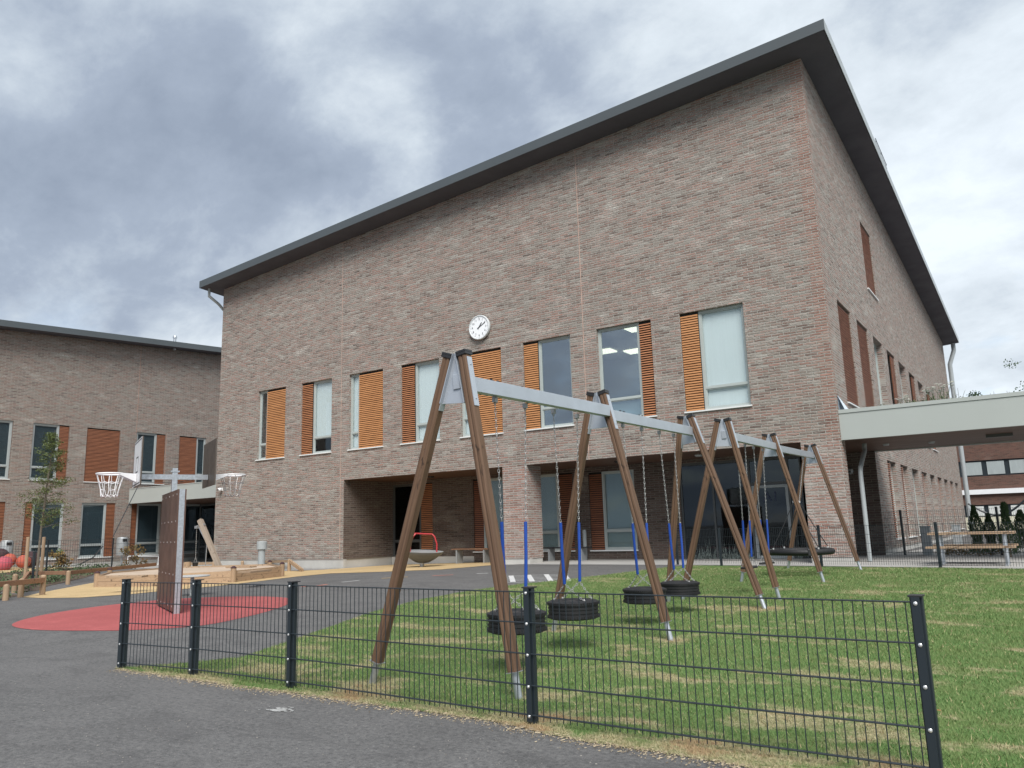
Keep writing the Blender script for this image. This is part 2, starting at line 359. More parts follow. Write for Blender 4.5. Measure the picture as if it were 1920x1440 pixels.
m_glassq = glass('tinted recess glass', (.66,.72,.72), .06)
m_glassc = glass('clear window glass', (.90,.93,.93), .04)

def asphalt():
    m, t, b, o = newmat('asphalt'); g = geo(t)
    big = noise(t, g, .35, 5, .6); med = noise(t, g, 2.2, 6, .62, .8); fine = noise(t, g, 95, 3, .75)
    vor = nn(t, 'ShaderNodeTexVoronoi', ins={'Scale': 150}); t.links.new(g, vor.inputs['Vector'])
    col = mixc(t, remap(t, med, .3, .7), (.086,.085,.084), (.130,.127,.125))
    col = mixc(t, remap(t, big, .35, .7, 0, .5), col, (.15,.146,.145))
    col = mixc(t, remap(t, fine, .52, .72, 0, .65), col, (.24,.235,.23))
    col = mixc(t, remap(t, fine, .42, .30, 0, .75), col, (.018,.018,.02))
    gr = noise(t, g, 26, 8, .82)
    col = mixc(t, remap(t, gr, .50, .64, 0, .55), col, (.25,.245,.235)); col = mixc(t, remap(t, gr, .47, .37, 0, .7), col, (.03,.03,.032))
    wet = noise(t, mapping(t, g, (1, 1.7, 1), (4, 9, 0)), .9, 5, .6, 1.2)
    col = mixc(t, remap(t, wet, .50, .70, 0, .38), col, (.055,.053,.054))
    sp = nn(t, 'ShaderNodeTexVoronoi', ins={'Scale': 21, 'Randomness': 1}); t.links.new(g, sp.inputs['Vector'])
    dots = M(t, 'MULTIPLY', remap(t, sp.outputs['Distance'], .10, .05), remap(t, noise(t, g, 1.7, 3), .5, .62))
    col = mixc(t, M(t, 'MULTIPLY', dots, .8), col, (.42,.39,.34))
    # drag scuffs in broken streaks
    sc = noise(t, mapping(t, g, (.8, 5.5, 1)), 1.4, 6, .7, .6)
    col = mixc(t, M(t, 'MULTIPLY', remap(t, sc, .62, .75), remap(t, fine, .35, .6, .1, .5)), col, (.26,.25,.24))
    t.links.new(col, b.inputs['Base Color']); b.inputs['Roughness'].default_value = .82; b.inputs['Specular IOR Level'].default_value = .35
    h = M(t, 'ADD', M(t, 'MULTIPLY', vor.outputs['Distance'], -1), fine); bump(t, b, h, .55, .006)
    return m
m_asph = asphalt()
FEET = [(-4.98, 5.16), (-3.50, 5.20), (-5.10, 8.36), (-3.52, 8.16), (-3.42, 11.2), (-3.0, 4.66), (-.62, 4.6)]
def lawn_col(t, g):
    big = noise(t, mapping(t, g, (.55, 1.05, 1)), 1.7, 5, .62, .5); med = noise(t, g, 7, 5, .65); fine = noise(t, g, 55, 3, .7)
    grn = mixc(t, remap(t, fine, .3, .7), (.070,.135,.040), (.165,.265,.088))
    grn = mixc(t, remap(t, noise(t, g, 2.3, 3), .4, .7, 0, .5), grn, (.165,.205,.075))
    # dry patches, most of them near the path edge
    sp = nn(t, 'ShaderNodeSeparateXYZ'); t.links.new(g, sp.inputs[0])
    edge = M(t, 'ADD', remap(t, sp.outputs[1], 4.5, 8.0, .065, 0.0), remap(t, sp.outputs[1], 4.35, 4.95, .095, 0.0))
    d = M(t, 'ADD', M(t, 'ADD', big, edge), M(t, 'MULTIPLY_ADD', med, .30, -.15))
    for fx, fy in FEET:
        dn_ = nn(t, 'ShaderNodeVectorMath', operation='DISTANCE'); t.links.new(g, dn_.inputs[0]); dn_.inputs[1].default_value = (fx, fy, gz(fx, fy))
        d = M(t, 'ADD', d, remap(t, dn_.outputs['Value'], .42, .05, 0, .22))
    dry = remap(t, d, .555, .66, 0, .92)
    dryc = mixc(t, remap(t, fine, .35, .65), (.26,.22,.125), (.54,.45,.29))
    col = mixc(t, M(t, 'MULTIPLY', dry, remap(t, fine, .3, .55, .45, 1)), grn, dryc)
    bare = remap(t, M(t, 'ADD', d, M(t, 'MULTIPLY_ADD', fine, .12, -.06)), .70, .76, 0, .8)
    return mixc(t, bare, col, (.36,.23,.135)), fine
def lawn_mat():
    m, t, b, o = newmat('lawn'); g = geo(t); c, f = lawn_col(t, g)
    c = mixc(t, 1.0, c, (.84,.86,.84), 'MULTIPLY'); t.links.new(c, b.inputs['Base Color']); b.inputs['Roughness'].default_value = .95; b.inputs['Specular IOR Level'].default_value = .1
    bump(t, b, f, .7, .02); return m
def blade_mat():
    m, t, b, o = newmat('grass blades'); g = geo(t); c, f = lawn_col(t, g)
    ri = nn(t, 'ShaderNodeNewGeometry').outputs['Random Per Island']
    c = mixc(t, remap(t, ri, 0, 1, 0, .45), c, (.26,.29,.13)); c = mixc(t, remap(t, ri, .93, .95), c, (.42,.35,.2))
    t.links.new(c, b.inputs['Base Color']); b.inputs['Roughness'].default_value = .7; b.inputs['Specular IOR Level'].default_value = .2
    return m
m_lawn = lawn_mat(); m_blade = blade_mat()
def granule(name, c, c2, scale=120, big=.8):
    m, t, b, o = newmat(name); g = geo(t); f = noise(t, g, scale, 3, .7); a = noise(t, g, big, 5, .6)
    col = mixc(t, remap(t, f, .35, .65), c, c2); col = mixc(t, remap(t, a, .35, .7, 0, .45), col, tuple(x*.68 for x in c)); col = mixc(t, remap(t, noise(t, g, 3.1, 6, .7), .55, .75, 0, .35), col, tuple(min(1, x*1.35+.04) for x in c2))
    t.links.new(col, b.inputs['Base Color']); b.inputs['Roughness'].default_value = .9; bump(t, b, f, .4, .004); return m
m_yel = granule('yellow safety surface', (.44,.31,.15), (.62,.46,.25), 38)
m_redg = granule('red painted court', (.31,.065,.065), (.43,.105,.10), 40)
m_sand = granule('sand', (.46,.36,.27), (.58,.47,.37), 60)
m_soil = granule('soil', (.07,.05,.035), (.13,.09,.06), 30)
m_gravel = granule('gravel', (.16,.16,.155), (.36,.35,.34), 22)
def linepaint():
    m, t, b, o = newmat('white line paint'); g = geo(t); f = noise(t, g, 40, 4, .7)
    t.links.new(mixc(t, remap(t, f, .35, .55), (.30,.30,.30), (.66,.66,.65)), b.inputs['Base Color']); b.inputs['Roughness'].default_value = .8; return m
m_line = linepaint()
def leafmat(name, a, bcol, c3=None):
    m, t, b, o = newmat(name); ri = nn(t, 'ShaderNodeNewGeometry').outputs['Random Per Island']
    c = mixc(t, ri, a, bcol)
    if c3: c = mixc(t, remap(t, noise(t, geo(t), 3, 2), .5, .6), c, c3)
    t.links.new(c, b.inputs['Base Color']); b.inputs['Roughness'].default_value = .6; b.inputs['Specular IOR Level'].default_value = .25
    return m
m_leaf = leafmat('young tree leaf', (.07,.10,.035), (.15,.18,.06)); m_thuja = leafmat('thuja green', (.018,.045,.016), (.05,.085,.03))
m_autumn = leafmat('autumn leaf', (.13,.12,.04), (.25,.13,.045)); m_cover = leafmat('ground cover', (.04,.075,.035), (.11,.15,.07)); m_petal = plain('white petals', (.8,.8,.74), .7, var=.05)
m_bark = plain('bark', (.15,.125,.095), .85, var=.25, scale=14, bmp=.01)
m_twig = plain('dry stem', (.12,.12,.08), .85, var=.2)

# ------------------------------------------------------------------ ground
def grid_ground():
    xs = list(np.arange(-60, 14.01, .5)); ys = list(np.arange(-6, 34.01, .5))
    xs = [-1500, -500, -200, -100]+xs+[25, 60, 150, 500, 1500]; ys = [-1500, -300, -60, -20]+ys+[50, 80, 150, 500, 1500]
    mb = MB(); nx = len(xs)
    for y in ys:
        for x in xs: mb.v.append((x, y, gz(x, y)))
    for j in range(len(ys)-1):
        for i in range(nx-1):
            a = j*nx+i; mb.f.append((a, a+1, a+nx+1, a+nx)); mb.m.append(0)
    return tag(mb.build('ground', m_asph), 'dark grey asphalt of the school yard', kind='structure')
grid_ground()
def dense(poly, step):
    o = []
    for i in range(len(poly)):
        a = Vector(poly[i][:2]); b = Vector(poly[(i+1) % len(poly)][:2]); n = max(1, int((b-a).length/step))
        for k in range(n): o.append(a+(b-a)*(k/n))
    return o
def inside(p, poly):
    c = False; n = len(poly); x, y = p
    for i in range(n):
        x1, y1 = poly[i][0], poly[i][1]; x2, y2 = poly[i-1][0], poly[i-1][1]
        if (y1 > y) != (y2 > y) and x < (x2-x1)*(y-y1)/(y2-y1)+x1: c = not c
    return c
def drape(name, poly, off, mat, step=.5, jitter=0, label=None, kind='structure'):
    b = dense(poly, step if not jitter else .12)
    if jitter: b = [p+Vector((random.uniform(-jitter, jitter), random.uniform(-jitter, jitter))) for p in b]
    nb = len(b); pts = list(b)
    x0, x1 = min(p[0] for p in b), max(p[0] for p in b); y0, y1 = min(p[1] for p in b), max(p[1] for p in b)
    for x in np.arange(math.floor(x0/step)*step, x1, step):
        for y in np.arange(math.floor(y0/step)*step, y1, step):
            if inside((x, y), b): pts.append(Vector((x, y)))
    vs, es, fs, *_ = delaunay_2d_cdt(pts, [(i, (i+1) % nb) for i in range(nb)], [list(range(nb))], 1, 1e-5)
    mb = MB(); mb.v = [(v.x, v.y, gz(v.x, v.y)+off) for v in vs]
    for f in fs:
        f = list(f); a, c, d = (Vector(vs[i]) for i in f[:3])
        if (c-a).cross(d-a) < 0: f = f[::-1]
        mb.f.append(tuple(f)); mb.m.append(0)
    o = mb.build(name, mat); return tag(o, label, kind=kind)
def PP(*q): return [tuple(P(*a)[:2]) for a in q]
FY = 4.665
front = [(-8.03, 4.63), (-7.4, 4.60), (-6.85, 4.60), (-6.0, 4.56), (-5.3, 4.58), (-4.4, 4.56), (-3.7, 4.55), (-3.2, 4.53), (-2.9, 4.46), (-2.45, 4.38), (-1.9, 4.36), (-1.34, 4.32), (-.3, 4.28), (1, 4.25), (3, 4.2), (7, 4.1)]
lawnp = front + [(7, 19.0), (-.75, 19.2), (-2.1, 19.55), (-4.66, 20.1), (-7.25, 20.45), (-8.3, 20.6), (-8.44, 18.8), (-8.7, 17.0), (-8.98, 15.2), (-9.4, 14.0), (-9.61, 12.7), (-9.45, 11.0), (-8.9, 9.2), (-7.95, 7.1), (-7.3, 5.6), (-7.6, 5.15)]
drape('lawn', lawnp, .0045, m_lawn, .5, .015, 'mown green lawn with dry straw coloured patches')
pav = [(-14.9, 21.15), (-11, 21.0), (-8.6, 20.75), (-7.3, 20.62), (-4.66, 20.27), (-2.1, 19.72), (-.75, 19.35), (9, 18.5), (9, 31), (-3.9, 31), (-4.3, 26.3), (-14.9, 26.3)]
drape('pavement', pav, .004, m_pave, 1, 0, 'pale concrete paving under the canopy and along the entrance')
yel = PP((42,1120), (80,1122), (150,1121), (240,1115), (330,1106), (400,1100), (480,1091), (560,1081), (620,1075.5), (700,1073), (830,1068), (905,1061.5)) + [(-15.0, 21.0), (-15.0, 24.2), (-22.3, 24.2), (-22.3, 21.5)] + PP((610,1068), (560,1071)) + [(-24, 20.5), (-30, 20.5), (-31, 17.5)] + PP((175,1093), (75,1112))
drape('rubber_surface', yel, .008, m_yel, 1, .01, 'yellow rubber play surface beside the sandbox')
yel2 = [(-41, 10), (-33.5, 11), (-33.8, 15.5), (-35.5, 19.2), (-38, 20.6), (-41.3, 20.6)]
drape('rubber_surface', yel2, .008, m_yel, 1, 0, 'yellow rubber play surface behind the dark fence by the wing')
wpav = [(-42.7, 8), (-41.4, 8), (-41.4, 20.8), (-38, 20.8), (-35.3, 19.4), (-34.5, 22), (-31, 22.5), (-30.4, 30), (-42.7, 30)]
drape('pavement', wpav, .004, m_pave, 1, 0, 'grey paving along the foot of the wing')
soil = [(-24.5, 10.1), (-22.9, 10.9), (-25.2, 12.3), (-28, 14.5), (-32.5, 18), (-34.4, 21), (-34.6, 17.5), (-33, 13.5), (-27, 9.3), (-21.5, 7.4), (-19.9, 8.6), (-21.5, 9.9)]
drape('planting_bed', soil, .010, m_soil, 1, .02, 'dark soil bed behind the low timber rail')
grav = [(-22.5, 20.4), (-22.3, 21.5), (-30.2, 21.5), (-30.4, 20.3), (-26, 19.6), (-23.5, 19.9)]
drape('gravel', grav, .010, m_gravel, .5, .02, 'strip of grey gravel along the plinth', kind='stuff')
# red ellipse
ec = Vector((-12.85, 8.45)); q1, q2 = P(22,1172), P(541,1124)
E_ = []
EP = [P(*q) for q in [(22,1172),(60,1181),(160,1183),(260,1181.5),(380,1173),(470,1150+5),(520,1141),(545,1130),(541,1122),(500,1119),(430,1119),(330,1123),(230,1132),(130,1145),(60,1158)]]
def catmull(pts, k=6):
    o = []; n = len(pts)
    for i in range(n):
        p0, p1, p2, p3 = pts[i-1], pts[i], pts[(i+1) % n], pts[(i+2) % n]
        for j in range(k):
            t_ = j/k; o.append(.5*((2*p1)+(-p0+p2)*t_+(2*p0-5*p1+4*p2-p3)*t_**2+(-p0+3*p1-3*p2+p3)*t_**3))
    return o
drape('court_circle', catmull([Vector(p[:2]) for p in EP], 5), .005, m_redg, .5, 0, 'red painted oval on the asphalt under the basketball stand')
def stroke(mb, a, b, w, off=.006):
    a, b = Vector(a[:2]), Vector(b[:2]); d = (b-a).normalized(); n_ = Vector((-d.y, d.x))*w/2; K = max(1, int((b-a).length/.5))
    for k in range(K):
        p, q = a+(b-a)*k/K, a+(b-a)*(k+1)/K
        mb.quad(*[(v_.x, v_.y, gz(v_.x, v_.y)+off) for v_ in (p-n_, q-n_, q+n_, p+n_)])
# white running ladder
mb = MB()
A0, A1, B0, B1 = P(938,1081), P(1066,1076.5), P(940,1093), P(1066,1090)
for k in range(6):
    f = k/5; stroke(mb, A0.lerp(B0, f), A1.lerp(B1, f), .06)
for xa, ya, xb, yb in ((958,1080,962,1092), (991,1078.5,998,1091), (1024,1077.5,1033,1090), (1057,1077,1066,1089)):
    stroke(mb, P(xa, ya), P(xb, yb), .12, .010)
mb.poly([(q.x, q.y, gz(q.x, q.y)+.010) for q in (P(1065,1083), P(1072,1090), P(1066,1089.5))])
tag(mb.build('ground_marking', m_line), 'white painted running ladder on the asphalt', kind='structure')
arc = [P(*q) for q in ((565,1100.5), (600,1098), (640,1092), (690,1087), (740,1083), (790,1081), (850,1078), (915,1075))]
cols = [plain('faded coral line', (.55,.20,.14), .8), m_line, plain('faded yellow line', (.60,.42,.18), .8)]
mbs = [MB(), MB(), MB()]; dist = 0; segs = []
for a, b in zip(arc, arc[1:]):
    n_ = max(1, int((b-a).length/.25))
    for k in range(n_): segs.append((a.lerp(b, k/n_), a.lerp(b, (k+1)/n_)))
for i, (a, b) in enumerate(segs):
    if (i//2) % 2 == 0: stroke(mbs[(i//4) % 3], a, b, .10)
for mbx, mm, nm in zip(mbs, cols, ('coral', 'white', 'yellow')):
    tag(mbx.build('ground_marking', mm), nm+' dashes of the curved line on the asphalt', kind='structure')
# pale scuff on asphalt in front
def blot(px, py, rx, ry, n=26):
    c = P(px, py); mb = MB()
    for i in range(n):
        a = random.uniform(0, 2*PI); r_ = random.random()**.8; x, y = c.x+math.cos(a)*rx*r_, c.y+math.sin(a)*ry*r_
        k = random.randint(5, 8); s_ = random.uniform(.006, .03)*(1.3-r_); th = random.uniform(0, PI)
        mb.poly([(x+math.cos(th+2*PI*j/k)*s_*random.uniform(.8, 2.4), y+math.sin(th+2*PI*j/k)*s_*random.uniform(.4, 1), gz(x, y)+.004+i*.00004) for j in range(k)])
    return mb
tag(blot(523, 1332, .17, .12, 34).build('ground_marking', plain('worn white smudge', (.36,.36,.35), .8, var=.25, scale=60)), 'smudge of white paint on the asphalt path', kind='structure')

# ------------------------------------------------------------------ grass blades (nobody could count them)
def blades():
    N_ = 400000
    x = rng.uniform(-9.8, 3.6, N_*2); u = rng.random(N_*2); y = 4.1*(20.5/4.1)**(u*.97)         # denser near the camera
    poly = np.array(dense(lawnp, .5))
    c = np.zeros(len(x), bool)
    for i in range(len(poly)):
        x1, y1 = poly[i]; x2, y2 = poly[i-1]
        if y1 == y2: continue
        t_ = ((y1 > y) != (y2 > y)) & (x < (x2-x1)*(y-y1)/(y2-y1)+x1); c ^= t_
    # near the sight cone only
    d = np.stack([x, y], 1); fx = d@np.array([RT.x, RT.y]); fd = d@np.array([FW.x, FW.y])
    c &= (np.abs(fx) < fd*.95+.6)
    x, y = x[c][:N_], y[c][:N_]; n = len(x)
    jt = rng.uniform(-.02, .02, (2, n)); jt[1] *= np.where(y < 4.75, 2.6, 1); x = x+jt[0]; y = y+jt[1]
    z = np.interp(y, [5, 8, 12, 15, 19, 60], [0, .05, .10, .15, .19, .19])*np.interp(x, [-30, -22, -14], [-.15, .1, 1])+.004
    h = rng.uniform(.010, .028, n)*(1+.03*(y-4)); w = rng.uniform(.0016, .003, n)*(1+.09*(y-4)); a = rng.uniform(0, 2*PI, n); la = rng.uniform(0, 2*PI, n); ll = rng.uniform(.2, 1.1, n)*h
    v = np.empty((n, 3, 3))
    v[:, 0] = np.stack([x-np.cos(a)*w, y-np.sin(a)*w, z], 1); v[:, 1] = np.stack([x+np.cos(a)*w, y+np.sin(a)*w, z], 1)
    v[:, 2] = np.stack([x+np.cos(la)*ll, y+np.sin(la)*ll, z+h], 1)
    me = bpy.data.meshes.new('grass'); me.vertices.add(n*3); me.vertices.foreach_set('co', v.ravel())
    me.loops.add(n*3); me.loops.foreach_set('vertex_index', np.arange(n*3)); me.polygons.add(n)
    me.polygons.foreach_set('loop_start', np.arange(n)*3); me.update(calc_edges=True)
    me.materials.append(m_blade); o = bpy.data.objects.new('grass', me); COL.objects.link(o)
    tag(o, 'short blades of mown grass on the lawn', 'grass', kind='stuff')
blades()
def leaves(mb, c, rx, ry, rz, n, s, hollow=0.0, tilt=1.0):
    for _ in range(n):
        while True:
            p = Vector((random.uniform(-1, 1), random.uniform(-1, 1), random.uniform(-1, 1)))
            if hollow <= p.length <= 1: break
        p = Vector((c[0]+p.x*rx, c[1]+p.y*ry, c[2]+p.z*rz))
        a = Vector((random.gauss(0, 1), random.gauss(0, 1), random.gauss(0, tilt))).normalized(); b = a.orthogonal().normalized(); q = s*random.uniform(.6, 1.3)
        mb.quad(p, p+a*q*.5+b*q*.28, p+a*q, p+a*q*.5-b*q*.28)
# ground cover in the planting bed
mb = MB()
for _ in range(330):
    for _t in range(30):
        x, y = random.uniform(-34.6, -20), random.uniform(7.5, 21)
        if inside((x, y), soil): break
    leaves(mb, (x, y, gz(x, y)+.08), .22, .22, .09, 16, .075)
tag(mb.build('ground_cover', m_cover), 'low leafy ground cover behind the timber rails', 'ground cover', kind='stuff')

# ------------------------------------------------------------------ walls with openings
def wall_mb(mb, u0, u1, z0, ztop, holes, mapf, reveal, rev_dir=1, m=0, open_bottom=()):
    # mapf(u, z, depth) -> point ; depth>0 goes into the wall
    us = sorted({u0, u1, *[h[0] for h in holes], *[h[1] for h in holes]}); zs = sorted({z0, *[h[2] for h in holes], *[h[3] for h in holes]})
    flip = rev_dir < 0
    def q(a, b, c, d):
        if flip: mb.quad(d, c, b, a, m)
        else: mb.quad(a, b, c, d, m)
    for i in range(len(us)-1):
        a, b = us[i], us[i+1]; um = (a+b)/2
        for j in range(len(zs)-1):
            lo, hi = zs[j], zs[j+1]; zm = (lo+hi)/2
            if any(h[0] <= um <= h[1] and h[2] <= zm <= h[3] for h in holes): continue
            q(mapf(a, lo, 0), mapf(b, lo, 0), mapf(b, hi, 0), mapf(a, hi, 0))
        q(mapf(a, zs[-1], 0), mapf(b, zs[-1], 0), mapf(b, ztop(b), 0), mapf(a, ztop(a), 0))
    for h in holes:
        a, b, lo, hi = h[:4]; r = h[4] if len(h) > 4 else reveal
        if r <= 0: continue
        q(mapf(a, lo, 0), mapf(a, hi, 0), mapf(a, hi, r), mapf(a, lo, r)); q(mapf(b, hi, 0), mapf(b, lo, 0), mapf(b, lo, r), mapf(b, hi, r))
        q(mapf(a, hi, 0), mapf(b, hi, 0), mapf(b, hi, r), mapf(a, hi, r)); q(mapf(b, lo, 0), mapf(a, lo, 0), mapf(a, lo, r), mapf(b, lo, r))
Y0 = 21.6; XR = -4.27; XL_ = -30.3
ZF, ZC = .35, 3.34                      # brick bottom, recess ceiling
SZ0, SZ1 = 4.48, 7.43                   # first-floor window sill / head
def roofz(x, y): return 14.33+.064*(x+3.43)-.068*(y-20.8)
mapA = lambda u, z, d: (u, Y0+d, z)
mapB = lambda u, z, d: (XR-d, u, z)
winA = [(-27.6,-25.85), (-24.87,-23.1), (-22.13,-20.34), (-19.42,-17.6), (-16.65,-14.88), (-13.98,-12.15), (-11.19,-9.33), (-8.41,-6.5)]
school = empty('school_building', (-17.3, Y0, 0), 'large brick school building with sloping roof and a clock on its long front', 'building')
# facade
mb = MB(); holes = [(a, b, SZ0, SZ1) for a, b in winA] + [(-22.37, -14.94, ZF-.001, ZC, 0), (-13.98, -5.28, ZF-.001, ZC, 0)]
wall_mb(mb, XL_, XR, ZF-.001, lambda u: roofz(u, Y0)-.01, holes, mapA, .22)
# side wall
winBu = [(23.06+2.745*k-(.0 if k < 6 else .0), 24.82+2.745*k) for k in range(8)]
winBg = [(28.55+2.82*k, 30.35+2.82*k) for k in range(9)]
winBt = [(28.6, 30.5)]
holesB = [(a, b, SZ0, SZ1, .3) for a, b in winBu] + [(a, b, .62, 3.19, .3) for a, b in winBg] + [(28.6, 30.5, 9.12, 11.59, .3)] + [(22.1, 26.4, ZF-.001, ZC, 0)]
BY1 = 54.8
wall_mb(mb, Y0, BY1, ZF-.001, lambda u: roofz(XR, u)-.01, holesB, mapB, .3)
# left side and back of the main block
mb.quad((XL_, BY1, 0), (XL_, Y0, 0), (XL_, Y0, roofz(XL_, Y0)-.01), (XL_, BY1, roofz(XL_, BY1)-.01))
mb.quad((XR, BY1, 0), (XL_, BY1, 0), (XL_, BY1, roofz(XL_, BY1)-.01), (XR, BY1, roofz(XR, BY1)-.01))
mb.build('wall', m_brick, school)
# movement joints in the facade
m_seal = plain('pale joint sealant', (.46,.33,.27), .7, var=.2, scale=3)
for x, w in ((-22.56, .022), (-11.66, .028)):
    mb = MB()
    segz = (ZC+.02 if x < -20 else SZ1+.0, roofz(x, Y0)-.06)
    mb.box(x-w/2, x+w/2, Y0-.004, Y0+.01, ZC if x > -20 else ZF, segz[1]); mb.build('movement_joint', m_seal, school)

# plinth
t_ = .02
for a, b in ((XL_, -22.37), (-14.94, -13.98), (-5.28, XR)):
    mb = MB(); mb.box(a+ (0 if a != XL_ else t_), b-.0, Y0+t_, Y0+.18, -.35, ZF); mb.build('plinth', m_conc, school)
for a, b in ((26.4+t_, BY1-t_), (Y0+.181, 22.1)): mb = MB(); mb.box(XR-.18, XR-t_, a, b, -.35, ZF); mb.build('plinth', m_conc, school)
# recess: jamb, pillar, pier, back walls
YR = 24.3
mb = MB()
mb.quad((-22.37, YR, ZF), (-22.37, Y0, ZF), (-22.37, Y0, ZC), (-22.37, YR, ZC))
back = [(-22.37, -21.0, 'win'), (-20.80, -20.22, 'lou'), ]
hb = [(-22.36, -20.22, .30, 3.22), (-18.2, -16.75, .5, 3.2), (-15.5, -13.83, .5, 3.2), (-13.19+.0, -11.45, .5, 3.15), (-9.85, -6.0, .12, 3.22)]
wall_mb(mb, -22.37, -6.0, .05, lambda u: ZC, hb, lambda u, z, d: (u, YR+d, z), .2)
mb.quad((-6.0, YR, .05), (-6.0, 26.4, .05), (-6.0, 26.4, ZC), (-6.0, YR, ZC))
mb.quad((-6.0, 26.4, .05), (XR, 26.4, .05), (XR, 26.4, ZC), (-6.0, 26.4, ZC))
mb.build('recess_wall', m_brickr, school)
mb = MB()
def openbox(mb, x0, x1, y0, y1, z0, z1):
    mb.quad((x0,y0,z0),(x1,y0,z0),(x1,y0,z1),(x0,y0,z1)); mb.quad((x1,y0,z0),(x1,y1,z0),(x1,y1,z1),(x1,y0,z1))
    mb.quad((x1,y1,z0),(x0,y1,z0),(x0,y1,z1),(x1,y1,z1)); mb.quad((x0,y1,z0),(x0,y0,z0),(x0,y0,z1),(x0,y1,z1))
openbox(mb, -14.94, -13.98, Y0-.003, 22.45, ZF, ZC-.002); mb.build('pillar', m_brickp, school)
mb = MB(); openbox(mb, -5.28, XR+.003, Y0-.003, 22.1, ZF, ZC-.002); mb.build('pier', m_brickp, school)
for q in ((-14.92, -14.0, Y0+.181, 22.43, -.3, ZF), (-5.26, XR-.181, Y0+.181, 22.08, -.3, ZF), (-22.52, -22.40, Y0+.18, YR, -.3, ZF), (-22.37, -18.2, YR-.03, YR-.002, -.3, ZF-.02)):
    mb = MB(); mb.box(*q); mb.build('plinth', m_conc, school)
mb = MB(); mb.quad((-22.37, Y0+.001, ZC), (-22.37, YR, ZC), (XR, YR, ZC), (XR, Y0+.001, ZC)); mb.quad((-6.0, YR, ZC), (-6.0, 26.4, ZC), (XR, 26.4, ZC), (XR, YR, ZC))
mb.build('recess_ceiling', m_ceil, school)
for x, y in ((-19.2, 23.0), (-16.6, 22.9), (-11.3, 22.9), (-8.6, 22.9)):
    mb = MB(); mb.lathe([(0, -.055), (.10, -.055), (.13, -.02), (.13, 0)], (x, y, ZC), 16); mb.build('ceiling_lamp', m_black if x != -8.6 else m_bin, school, smooth=True)
# roof
RX0, RX1, RY0, RY1 = -30.98, -3.43, 20.8, 55.5
def sheet(mb, x0, x1, y0, y1, dz, up, rz=roofz):
    q = [(x0,y0,rz(x0,y0)+dz), (x1,y0,rz(x1,y0)+dz), (x1,y1,rz(x1,y1)+dz), (x0,y1,rz(x0,y1)+dz)]
    mb.quad(*(q if up else q[::-1]))
def slab(mb, x0, x1, y0, y1, d0, d1, rz=roofz):
    sheet(mb, x0, x1, y0, y1, d0, False, rz); sheet(mb, x0, x1, y0, y1, d1, True, rz)
    for (a, b), (c, d) in (((x0,y0),(x1,y0)), ((x1,y0),(x1,y1)), ((x1,y1),(x0,y1)), ((x0,y1),(x0,y0))):
        mb.quad((a,b,rz(a,b)+d0), (c,d,rz(c,d)+d0), (c,d,rz(c,d)+d1), (a,b,rz(a,b)+d1))
mb = MB(); slab(mb, RX0+.02, RX1-.02, RY0+.02, RY1-.02, .0, .03); mb.build('soffit', m_soffit, school)
mb = MB(); slab(mb, RX0, RX1, RY0, RY1, .032, .30); mb.build('roof', m_roof, school)
mb = MB()
slab(mb, RX0-.012, RX1+.012, RY0-.014, RY0-.002, -.01, .31); mb.build('fascia', m_fascia, school)
mb = MB(); slab(mb, RX1+.002, RX1+.014, RY0-.001, RY1, -.01, .31); mb.build('fascia', plain('fascia with painted glancing light', (.33,.36,.36), .35, metal=.2, var=.04), school)  # right fascia: glancing light painted as a paler grey than the front
mb = MB(); slab(mb, RX0-.014, RX0-.002, RY0-.001, RY1, -.01, .31); mb.build('fascia', m_fascia, school)

# ------------------------------------------------------------------ window kit
def louvre(parent, a, b, z0, z1, mp, depth, mat, sparse=False, step=.0735):
    mb = MB(); n = int((z1-z0)/step); th = .036 if sparse else .048
    pts = lambda u, z, d: Vector(mp(u, z, d))
    for k in range(n):
        z = z0+step*(k+.5)
        jit = random.uniform(-.002, .002)
        # tilted slat
        c0, c1 = pts(a+.01, z-th/2+jit, depth), pts(b-.01, z-th/2+jit, depth)
        d0, d1 = pts(a+.01, z+th/2+jit, depth+.012), pts(b-.01, z+th/2+jit, depth+.012)
        e0, e1 = pts(a+.01, z+th/2+jit, depth+.045), pts(b-.01, z+th/2+jit, depth+.045)
        f0, f1 = pts(a+.01, z-th/2+jit, depth+.035), pts(b-.01, z-th/2+jit, depth+.035)
        mb.quad(c0, c1, d1, d0); mb.quad(d0, d1, e1, e0); mb.quad(f1, f0, e0, e1); mb.quad(c1, c0, f0, f1); mb.quad(c0, d0, e0, f0); mb.quad(d1, c1, f1, e1)
    lo = mb.build('louvre', mat, parent)
    mb = MB()
    bx(mb, mp, a, b, z0, z1, depth+.05, depth+.07); mb.build('louvre_backing', m_dark, lo)
    return lo
def bx(mb, mp, a, b, z0, z1, d0, d1):
    p = [mp(u, z, d) for u in (a, b) for z in (z0, z1) for d in (d0, d1)]
    xs = [q[0] for q in p]; ys = [q[1] for q in p]; zs = [q[2] for q in p]
    mb.box(min(xs), max(xs), min(ys), max(ys), min(zs), max(zs))
